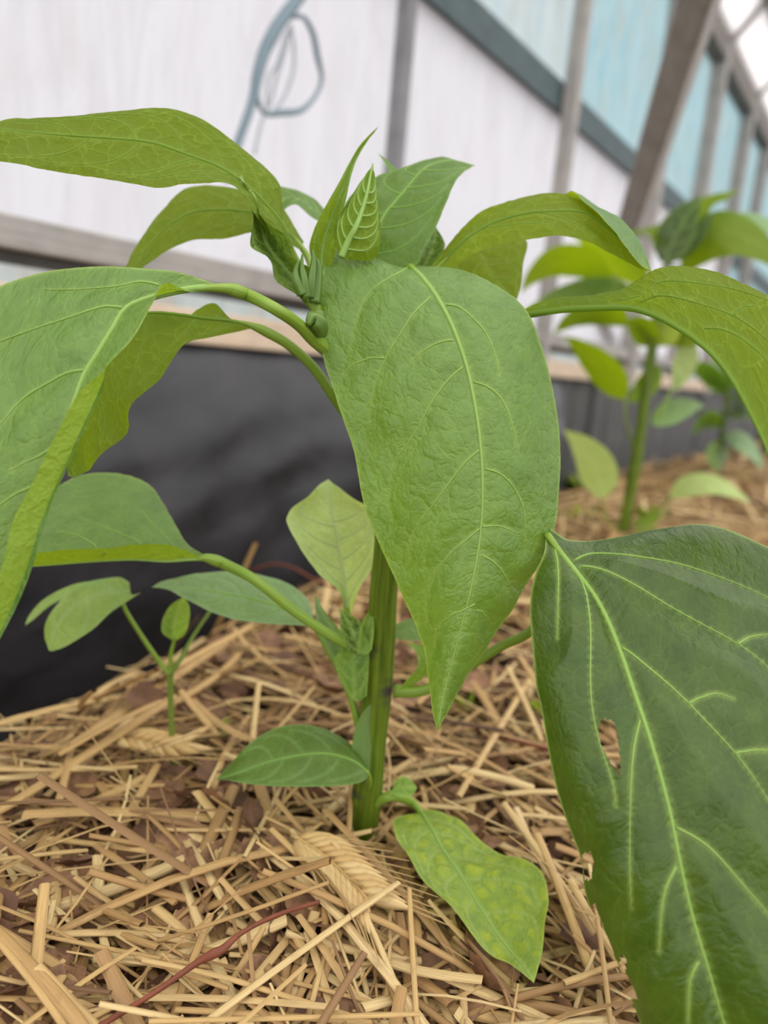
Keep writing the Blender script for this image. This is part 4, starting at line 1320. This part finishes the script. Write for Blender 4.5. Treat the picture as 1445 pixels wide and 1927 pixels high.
# ---- seedling on the left
sb2, sd2 = G(326, 1468)
print('seedling depth', sd2)
sg = empty('weed_seedling', sb2, 'slender seedling with one big heart-shaped leaf left of the pepper plant', 'seedling')
e_ = lambda y: sd2 - (1468 - y) * 0.24 * sd2 / FPX
px_tube('stem', [(327, 1475, e_(1470), 1.9), (324, 1400, e_(1400), 1.9), (321, 1320, e_(1320), 2.1), (320, 1262, e_(1262), 2.5)], M['seed_stem'], sg, attrs={'node': np.zeros(400)})
E = e_(1250)
lf = make_leaf(sg, rows3([
    (266, 1115, 248, 1119, 243, 1096), (238, 1134, 217, 1114, 225, 1089), (210, 1152, 178, 1120, 190, 1091), (182, 1180, 147, 1135, 160, 1098),
    (152, 1200, 120, 1160, 124, 1122), (122, 1219, 101, 1190, 99, 1150), (104, 1226, 95, 1212, 87, 1190), (92, 1224)],
    dl=-4, dr=6, d=(E - 10, E - 14, E - 16)), M['leaf_soft'], 'top', nu=60, nv=31, mid_w=0.6, nveins=2, vcol='midrib_dark', tube_veins=False,
    petiole=[(242, 1118, E - 10, 1.3), (232, 1138, E - 9, 1.4), (262, 1190, E - 5, 1.5), (300, 1245, E, 1.7), (320, 1268, E, 2)])
make_leaf(sg, rows3([(205, 1103, 205, 1098, 205, 1092), (160, 1112, 150, 1106, 142, 1100), (100, 1138, 92, 1134, 85, 1128), (65, 1165, 60, 1160, 56, 1158), (47, 1177)],
    dl=-2, dr=2, d=(E - 8, E - 4)), M['leaf_soft'], 'top', nu=40, nv=15, mid_w=0.4, veins=None)
make_leaf(sg, rows3([(322, 1204, 328, 1206, 334, 1204), (305, 1190, 327, 1188, 349, 1192), (306, 1165, 331, 1160, 357, 1165), (322, 1138, 340, 1135, 356, 1140), (346, 1123)],
    dl=-2, dr=-2, d=(E - 4, E - 6)), M['leaf'], 'top', nu=40, nv=21, mid_w=0.5, nveins=3, petiole=[(328, 1204, E - 4, 1.2), (322, 1230, E - 2, 1.4), (321, 1262, E, 1.6)])
px_tube('petiole', [(321, 1268, E, 1.9), (340, 1240, E, 1.6), (365, 1195, E + 4, 1.4), (397, 1148, E + 8, 1.3), (420, 1115, E + 12, 1.2)], M['seed_stem'], sg, attrs={'node': np.zeros(400)})

for (x, y, lab) in ((408, 1400, 'tiny round-leaved sprout between the seedling and the low dark leaf'), (1012, 1362, 'tiny blurry sprout in the straw below the front leaf\'s tip'), (1108, 1392, 'tiny green sprout left of the big dark leaf'), (870, 1352, 'tiny sprout beside the front leaf\'s tip')):
    bs_, dd_ = G(x, y)
    r_ = empty('sprout', bs_, lab, 'sprout', 'tiny sprouts in the straw')
    px_tube('stem', [(x, y + 8, dd_, 1.6), (x + 2, y - 18, dd_ - 6, 1.3)], M['seed_stem'], r_, sides=6, n=8, attrs={'node': np.zeros(48)})
    for (dx, dy, hw) in ((-14, -44, 9), (24, -30, 8), (20, -52, 9)):
        qleaf(r_, (x + 2, y - 18), (x + dx * 0.6, y - 18 + (dy + 18) * 0.6), (x + dx, y + dy), hw, dd_ - 6, dd_ - 12, 'leaf', 'top')


# ================================================================ STRAW MULCH
def straw_geo(p0, p1, wd, sag=0.0, twist=0.0, flat=0.5, segs=6, sides=6, kind=0):
    """one stalk: a flattened hollow stem, or (kind 1) a split half stem, with a joint now and then"""
    p0, p1 = np.asarray(p0, float), np.asarray(p1, float)
    t = np.linspace(0, 1, segs)
    ax = p1 - p0
    L = np.linalg.norm(ax)
    side = np.cross(ax, [0, 0, 1.0])
    side /= np.linalg.norm(side) + 1e-9
    up = np.cross(side, ax / L)
    path = p0 + np.outer(t, ax) + np.outer(np.sin(t * math.pi) * sag, up) + np.outer(np.sin(t * math.pi) * twist, side)
    r = np.full(segs, wd / 2)
    r[0] *= 0.9
    r[-1] *= 0.8
    V, F, uv = [], [], []
    ang = np.linspace(0, 2 * math.pi, sides, endpoint=False) if kind == 0 else np.linspace(0.1 * math.pi, 1.15 * math.pi, sides)
    for i in range(segs):
        V.append(path[i] + np.outer(r[i] * np.cos(ang), side) + np.outer(r[i] * np.sin(ang) * flat, up))
        uv += [(j / sides, t[i] * L * 100) for j in range(sides)]
    V = np.concatenate(V)
    J = sides if kind == 0 else sides - 1
    for i in range(segs - 1):
        for j in range(J):
            F.append((i * sides + j, i * sides + (j + 1) % sides, (i + 1) * sides + (j + 1) % sides, (i + 1) * sides + j))
    return V, F, uv


def litter_geo(c, size, yaw, tilt, curl):
    nx, ny = 6, 5
    x = np.linspace(-1, 1, nx)
    y = np.linspace(-0.7, 0.7, ny)
    X, Y = np.meshgrid(x, y)
    X = X * (1 - 0.35 * np.abs(Y)) + rng.uniform(-0.09, 0.09, X.shape)
    Y = Y * (1.05 - 0.5 * X ** 2) + rng.uniform(-0.07, 0.07, X.shape)
    Z = curl * (X ** 2 * 0.6 + Y ** 2 * 0.9) + rng.uniform(-0.05, 0.05, X.shape)
    p = np.stack([X, Y, Z], -1).reshape(-1, 3) * size / 2
    Rm = np.array(Matrix.Rotation(yaw, 3, 'Z') @ Matrix.Rotation(tilt, 3, 'X'))
    V = p @ Rm.T + c
    F = [(j * nx + i, j * nx + i + 1, (j + 1) * nx + i + 1, (j + 1) * nx + i) for j in range(ny - 1) for i in range(nx - 1)]
    uv = [(a * size * 60, b * size * 60) for a, b in zip(X.ravel(), Y.ravel())]
    return V, F, uv


YPOLY = [(735, 1540), (790, 1515), (870, 1530), (1000, 1610), (1045, 1700), (1012, 1865), (960, 1830), (800, 1680)]
items = []      # dicts: kind, geo, tone, centre, size px


def add_straw(p0, p1, wd, tone, hero=False, **kw):
    V, F, uv = straw_geo(p0, p1, wd, **kw)
    x, y, z = proj(V)
    if z.min() < 0.04:
        return None
    cx, cy_, cz = x.mean(), y.mean(), z.mean()
    # nothing lies across the seedling's stem
    xx, yy, zz = (np.interp(np.linspace(0, len(x) - 1, 60), np.arange(len(x)), q) for q in (x, y, z))
    sh = (np.abs(xx - 324) < 16) & (yy > 1265) & (yy < 1462)
    if (sh & (zz * 1000 < sd2 + 4)).any():
        return None
    if wdist(V[:, 0], V[:, 1]).min() < 0.012:
        return None
    hit = in_poly(x, y, YPOLY)
    if hit.any() and (z[hit] * 1000 < np.interp(y[hit], [1530, 1650, 1850], [YD[0] - 26, YD[1] - 32, YD[2] - 24]) + 9).any():
        return None
    ln = math.hypot(x[-1] - x[0], y[-1] - y[0])
    inview = (-10 < cx < 1455) and (-10 < cy_ < 1937)
    it = dict(k='straw', V=V, F=F, uv=uv, tone=tone, cx=cx, cy=cy_, cz=cz, L=np.linalg.norm(V[-1] - V[0]), wd=wd, area=ln * wd / cz * FPX if inview else 0, hero=hero, lift=V[:, 2].mean() - float(ground(V[:, 0].mean(), V[:, 1].mean())))
    items.append(it)
    return it


def straw_px(a, b, wpx, tone, la=0.012, lb=0.012, **kw):
    pa, da = G(a[0], a[1], la)
    pb, db = G(b[0], b[1], lb)
    return add_straw(pa, pb, wpx / FPX * (da + db) / 2000, tone, hero=True, **kw)


H = [((-10, 1752), (165, 1945), 30, .62, .02, .02), ((0, 1775), (130, 1945), 14, .75, .024, .024), ((-10, 1838), (180, 1895), 11, .85, .016, .014), ((38, 1935), (256, 1783), 12, .8, .018, .02),
     ((385, 1925), (751, 1660), 15, .97, .02, .022), ((268, 1807), (430, 1842), 12, .85, .02, .02), ((420, 1838), (700, 1925), 13, .8, .02, .016), ((398, 1812), (715, 1890), 10, .75, .014, .014),
     ((280, 1922), (790, 1908), 12, .8, .022, .02), ((160, 1698), (410, 1812), 24, .85, .012, .012), ((322, 1462), (322, 1608), 17, .8, .022, .008), ((120, 1412), (470, 1178), 20, .72, .016, .014),
     ((-10, 1530), (110, 1455), 22, .72, .016, .016), ((100, 1462), (330, 1310), 24, .7, .016, .016), ((110, 1420), (305, 1318), 15, .66, .02, .02), ((948, 1512), (1118, 1758), 17, .88, .022, .014), ((950, 1512), (870, 1572), 12, .95, .024, .014),
     ((948, 1520), (1000, 1640), 10, .8, .02, .012), ((1010, 1570), (1120, 1850), 20, .78, .02, .014), ((1072, 1655), (1185, 1845), 18, .85, .02, .014), ((770, 1672), (785, 1935), 11, .82, .02, .016), ((862, 1500), (1002, 1268), 12, .85, .014, .014), ((955, 1255), (1020, 1396), 11, .92, .022, .012),
     ((828, 1856), (1085, 1812), 9, .85, .016, .016), ((1045, 1592), (1118, 1622), 22, .55, .014, .014), ((740, 1870), (900, 1780), 10, .6, .01, .01), ((905, 1812), (1050, 1925), 16, .8, .012, .012),
     ((1060, 1850), (1195, 1800), 14, .8, .02, .014), ((1000, 1640), (1180, 1900), 12, .8, .018, .018), ((1120, 1700), (1150, 1935), 10, .7, .02, .02), ((655, 1720), (760, 1795), 14, .7, .012, .012),
     ((90, 1578), (300, 1605), 14, .8, .014, .014), ((-5, 1618), (165, 1600), 11, .85, .016, .016), ((130, 1478), (310, 1478), 12, .7, .012, .012), ((300, 1560), (500, 1560), 11, .85, .014, .014), ((180, 1590), (330, 1700), 18, .6, .016, .014),
     ((430, 1860), (255, 1800), 12, .8, .018, .018), ((200, 1680), (400, 1790), 16, .85, .01, .01), ((620, 1690), (800, 1750), 22, .75, .01, .01), ((480, 1640), (660, 1760), 20, .7, .012, .012), ((330, 1900), (700, 1925), 14, .75, .016, .016),
     ((510, 1560), (640, 1700), 14, .75, .018, .012), ((570, 1600), (700, 1680), 16, .8, .014, .014), ((700, 1640), (790, 1690), 12, .6, .012, .012), ((860, 1430), (1040, 1402), 11, .5, .012, .012), ((1260, 960), (1445, 985), 12, .85, .02, .02), ((1370, 900), (1430, 990), 10, .8, .03, .02),
     ((1150, 900), (1235, 760), 10, .6, .0, .06), ((1330, 870), (1440, 905), 9, .75, .02, .02), ((330, 1255), (470, 1180), 14, .75, .022, .022), ((340, 1300), (410, 1385), 16, .7, .02, .012), ((60, 1400), (100, 1370), 10, .6, .03, .02), ((150, 1330), (178, 1300), 16, .6, .02, .03), ((-10, 1310), (18, 1290), 8, .6, .03, .03)]
for a, b, wpx, tone, la, lb in H:
    straw_px(a, b, wpx, tone, la + 0.004, lb + 0.004, sag=random.uniform(-0.0005, 0.001), flat=random.uniform(0.35, 0.7), segs=9, sides=8)


def rand_straw(x, y, big=1.0):
    L_ = abs(random.gauss(0.038, 0.018)) * big + 0.010
    if random.random() < 0.12:
        L_ *= 2.0
    L_ = min(L_, 0.085)
    wd = random.choice([0.0006, 0.0009, 0.0012, 0.0016, 0.0020, 0.0026, 0.0036]) * (0.8 + 0.4 * random.random()) * (1 + 0.8 * (big - 1))
    yaw = random.uniform(0, math.pi * 2)
    if random.random() < 0.4:
        yaw = math.radians(-25) + random.gauss(0, 0.5)
    dx, dy = math.cos(yaw) * L_ / 2, math.sin(yaw) * L_ / 2
    z0 = float(ground(x - dx, y - dy))
    z1 = float(ground(x + dx, y + dy))
    lift = random.random() ** 1.3 * 0.018
    tl = random.gauss(0, 0.09) * L_
    if random.random() < 0.03:
        tl *= 3
    p0 = (x - dx, y - dy, max(z0 + lift - tl, z0 - 0.002))
    p1 = (x + dx, y + dy, max(z1 + lift + tl, z1 - 0.002))
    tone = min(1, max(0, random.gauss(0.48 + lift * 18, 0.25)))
    if wdist(p0[0], p0[1]) < 0.03 or wdist(p1[0], p1[1]) < 0.03:
        return
    bx, by = sb[0], sb[1]
    # keep clear of the stem
    dd = np.array([p1[0] - p0[0], p1[1] - p0[1]])
    tt = np.clip(((bx - p0[0]) * dd[0] + (by - p0[1]) * dd[1]) / (dd @ dd), 0, 1)
    if math.hypot(p0[0] + dd[0] * tt - bx, p0[1] + dd[1] * tt - by) < 0.006:
        return
    near = math.hypot(x, y) < 0.6
    add_straw(p0, p1, wd, tone, sag=random.gauss(0, 0.04) * L_, twist=random.gauss(0, 0.05) * L_, flat=random.uniform(0.25, 0.75), segs=6 if near else 3, sides=(7 if near else 4), kind=1 if random.random() < 0.35 else 0)


for i in range(4400):
    px_, py_ = random.uniform(-250, 1700), random.uniform(1080, 2250)
    p, d = G(px_, py_)
    rand_straw(p[0], p[1])
for i in range(2600):
    px_, py_ = random.uniform(300, 1700), random.uniform(800, 1200)
    p, d = G(px_, py_)
    if d < 3000:
        rand_straw(p[0], p[1], 1.0 + min(1.5, d / 1200))
for i in range(1500):
    rand_straw(random.uniform(-0.25, 0.7), random.uniform(-0.05, 0.6))
for i in range(3000):
    x, y = random.uniform(-0.5, 1.3), random.uniform(-0.05, 1.6)
    rand_straw(x, y, 1.2)
for i in range(1300):
    px_, py_ = random.uniform(1030, 1600), random.uniform(815, 1060)
    p, d = G(px_, py_)
    if d < 3500:
        rand_straw(p[0], p[1], 1.6 + min(1.5, d / 1000))
for i in range(1000):
    px_, py_ = (random.uniform(-200, 1650), random.uniform(1100, 2200)) if i % 3 else (random.uniform(-200, 520), random.uniform(1500, 2150))
    p, d = G(px_, py_)
    if wdist(p[0], p[1]) < 0.04 or math.hypot(p[0] - sb[0], p[1] - sb[1]) < 0.012:
        continue
    sz = random.uniform(0.006, 0.020)
    V, F, uv = litter_geo(p + np.array([0, 0, random.uniform(0.003, 0.016)]), sz, random.uniform(0, 6.3), random.gauss(0, 0.5), random.uniform(-0.6, 0.9))
    x, y, z = proj(V)
    items.append(dict(k='litter', V=V, F=F, uv=uv, tone=random.random(), cx=x.mean(), cy=y.mean(), cz=z.mean(), area=(x.max() - x.min()) * (y.max() - y.min()) if 0 < x.mean() < 1445 and y.mean() < 1927 else 0, hero=False, wd=sz, L=sz, lift=0.01))
for (x, y, spx, tn, lf_) in ((190, 1560, 75, .75, .012), (350, 1625, 60, .6, .016), (455, 1525, 80, .95, .01), (105, 1815, 70, .6, .014), (60, 1900, 95, .7, .012), (130, 1850, 70, .9, .016), (205, 1850, 80, .5, .014), (125, 1560, 60, .4, .012),
                         (340, 1480, 85, .5, .006), (60, 1780, 60, .4, .012), (260, 1740, 50, .6, .016), (720, 1650, 90, .75, .010), (660, 1760, 60, .6, .014), (860, 1880, 60, .2, .01), (1075, 1530, 45, .7, .014), (240, 1530, 60, .3, .008), (20, 1840, 70, .5, .014), (470, 1890, 60, .3, .012), (900, 1290, 70, .9, .012), (1210, 1030, 60, .8, .01), (175, 1620, 60, .65, .01), (560, 1330, 40, .6, .012), (640, 1870, 60, .7, .014)):
    p, d = G(x, y, lf_)
    sz = spx / FPX * d / 1000
    V, F, uv = litter_geo(p, sz, random.uniform(0, 6.3), random.uniform(0.2, 0.6), random.uniform(0.2, 0.9))
    items.append(dict(k='litter', V=V, F=F, uv=uv, tone=tn, cx=x, cy=y, cz=d / 1000, area=spx * spx, hero=True, wd=sz, L=sz, lift=lf_))


def zone(x, y):
    if y > 1690:
        return ('in the near left corner' if x < 260 else 'below the red-brown twig' if x < 620 else 'left of the yellowing leaf\'s tip' if x < 930 else 'right of the yellowing leaf\'s tip')
    if y > 1500:
        return ('at the left edge' if x < 200 else 'in front of the seedling' if x < 460 else 'in front of the pepper stem' if x < 760 else 'around the yellowing leaf' if x < 1040 else 'beside the torn dark leaf')
    if y > 1180:
        return ('along the black sheet' if x < 260 else 'around the seedling' if x < 420 else 'behind the low oval leaf' if x < 680 else 'behind the yellowing leaf' if x < 1100 else 'behind the torn dark leaf')
    return 'under the second plant' if x > 1040 else 'at the back by the black sheet'


straws = sorted([i for i in items if i['k'] == 'straw'], key=lambda i: -(i['area'] * (1 + 10 * i['lift'] / 0.013) + i['hero'] * 1e6))
litter = sorted([i for i in items if i['k'] == 'litter'], key=lambda i: -(i['area'] + i['hero'] * 1e6))


def label_straw(it):
    tn = 'bright golden' if it['tone'] > 0.8 else 'golden' if it['tone'] > 0.62 else 'tan' if it['tone'] > 0.45 else 'brown'
    sz = 'broad' if it['wd'] > 0.0024 else 'thin' if it['wd'] < 0.0014 else 'slender'
    ln = 'long' if it['L'] > 0.06 else 'short' if it['L'] < 0.03 else ''
    ends = it['V'][-1] - it['V'][0]
    x0, y0, _ = proj(it['V'][[0, -1]])
    an = math.degrees(math.atan2(-(y0[1] - y0[0]), x0[1] - x0[0])) % 180
    dr = 'lying level' if an < 15 or an > 165 else 'slanting right' if an < 70 else 'seen upright' if an < 110 else 'slanting left'
    return ' '.join(f"{ln} {sz} {tn} straw {dr} {zone(it['cx'], it['cy'])}".split())


def label_leaf(it):
    tn = 'pale brown' if it['tone'] > 0.75 else 'reddish brown' if it['tone'] > 0.4 else 'dark brown'
    sz = 'large' if it['wd'] > 0.013 else 'small' if it['wd'] < 0.009 else 'curled'
    return f"{sz} {tn} dry leaf fragment {zone(it['cx'], it['cy'])}"


def single_out(its, fn):
    by = {}
    for it in its:
        by.setdefault(fn(it), []).append(it)
    for lab, g in by.items():
        g.sort(key=lambda q: q['cy'])
        n = len(g)
        od = ['', 'second ', 'third ', 'fourth ', 'fifth ', 'sixth ', 'seventh ', 'eighth ', 'ninth ', 'tenth ', 'eleventh ', 'twelfth ']
        for i, it in enumerate(g):
            it['label'] = lab if n == 1 else lab + ', ' + (od[min(i, 11)] + 'farthest' if i < n / 2 else od[min(n - 1 - i, 11)] + 'nearest')


single_out(straws[:290], label_straw)
single_out(litter[:110], label_leaf)
for it in straws[:290]:
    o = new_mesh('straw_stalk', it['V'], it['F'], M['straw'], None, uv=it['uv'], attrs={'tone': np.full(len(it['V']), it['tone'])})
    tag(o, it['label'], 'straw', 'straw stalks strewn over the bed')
for it in litter[:110]:
    o = new_mesh('dry_leaf', it['V'], it['F'], M['litter'], None, uv=it['uv'], attrs={'tone': np.full(len(it['V']), it['tone'])})
    tag(o, it['label'], 'leaf', 'dry leaf fragments in the straw')


def join_stuff(name, its, mat, label):
    V, F, uv, tn = [], [], [], []
    n = 0
    for it in its:
        V.append(it['V'])
        F += [tuple(j + n for j in f) for f in it['F']]
        uv += list(it['uv'])
        tn += [it['tone']] * len(it['V'])
        n += len(it['V'])
    if not V:
        return
    tag(new_mesh(name, np.concatenate(V), F, mat, uv=uv, attrs={'tone': tn}), label, kind='stuff')


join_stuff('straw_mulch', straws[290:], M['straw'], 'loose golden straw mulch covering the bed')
join_stuff('leaf_litter', litter[110:], M['litter'], 'crumbled brown leaf litter mixed into the straw')

# red-brown twig and the thin reddish stem behind
tg = []
for x, y, l_, wd in ((180, 1935, .022, 12), (290, 1868, .026, 10), (365, 1815, .03, 12), (400, 1795, .032, 18), (420, 1785, .032, 15), (455, 1755, .032, 9), (520, 1722, .03, 8), (600, 1697, .026, 8)):
    p, d = G(x, y, l_)
    tg.append(np.append(p, wd / FPX * d / 2000))
c = crom(np.array(tg), 60)
V, F, uv = tube_geo(c[:, :3], c[:, 3], 9, 0.08)
tag(new_mesh('twig', V, F, M['twig'], uv=uv, attrs={'tone': np.full(len(V), .5)}), 'long red-brown twig with a swollen joint lying across the straw', 'twig')
tg = []
for x, y, l_, wd in ((900, 1380, .012, 6), (960, 1392, .018, 8), (1045, 1412, .02, 8), (1090, 1418, .018, 7)):
    p, d = G(x, y, l_)
    tg.append(np.append(p, wd / FPX * d / 2000))
c = crom(np.array(tg), 20)
V, F, uv = tube_geo(c[:, :3], c[:, 3], 8, 0.05)
tag(new_mesh('twig', V, F, M['twig'], uv=uv, attrs={'tone': np.full(len(V), .9)}), 'thin reddish twig in the straw running under the big dark leaf', 'twig')
tg = [np.append(P(x, y, d), 0.0007) for x, y, d in ((470, 1075, 470), (510, 1062, 460), (550, 1068, 450), (590, 1090, 440), (640, 1110, 430))]
c = crom(np.array(tg), 24)
V, F, uv = tube_geo(c[:, :3], c[:, 3], 6)
tag(new_mesh('tendril', V, F, M['twig'], uv=uv, attrs={'tone': np.full(len(V), .9)}), 'thin dry brown tendril arching before the black sheet', 'tendril')

# ---- ear of grain in front of the pepper stem
def ear(path_px, lift, label, n=13, sc=1.0):
    pts = np.array([G(x, y, lift)[0] for x, y in path_px])
    c = crom(pts, n + 2)
    root = empty('grain_ear', c[0], label, 'grain ear', 'ears of grain in the straw')
    V, F, uv = tube_geo(c, 0.0008, 6)
    new_mesh('stalk', V, F, M['straw'], root, uv=uv, attrs={'tone': np.full(len(V), .8)})
    for i in range(1, n + 1):
        T = c[i] - c[i - 1]
        T /= np.linalg.norm(T)
        side = np.cross(T, [0, 0, 1.0])
        side /= np.linalg.norm(side)
        for s in (-1, 1):
            b = c[i] + side * s * 0.0006
            dirv = T * 0.9 + side * s * 0.6 + np.array([0, 0, 0.15])
            dirv /= np.linalg.norm(dirv)
            L_ = 0.0125 * sc
            pth = b + np.outer(np.linspace(0, 1, 7), dirv) * L_ + np.outer(np.sin(np.linspace(0, math.pi, 7)), side * s) * 0.0009
            r = 0.0017 * sc * np.array([0.35, 0.85, 1, 0.9, 0.65, 0.35, 0.08])
            V, F, uv = tube_geo(pth, r, 8, 0.1)
            g = new_mesh('grain', V, F, M['straw'], root, uv=uv, attrs={'tone': np.full(len(V), random.uniform(.75, .95))})
            aw = pth[-1] + np.outer(np.linspace(0, 1, 5), dirv * 0.9 + T * 0.3) * random.uniform(0.006, 0.012)
            V, F, uv = tube_geo(aw, np.linspace(0.0003, 0.0001, 5), 4)
            new_mesh('awn', V, F, M['straw'], g, uv=uv, attrs={'tone': np.full(len(V), .85)})
    return root


ear([(548, 1572), (600, 1605), (650, 1650), (700, 1705)], 0.020, 'pale golden grain ear lying just in front of the pepper stem', 12)
ear([(210, 1385), (260, 1395), (310, 1405), (360, 1400)], 0.016, 'pale grain ear in the straw just left of the seedling', 8)
print('SCENE objects', len(bpy.data.objects))
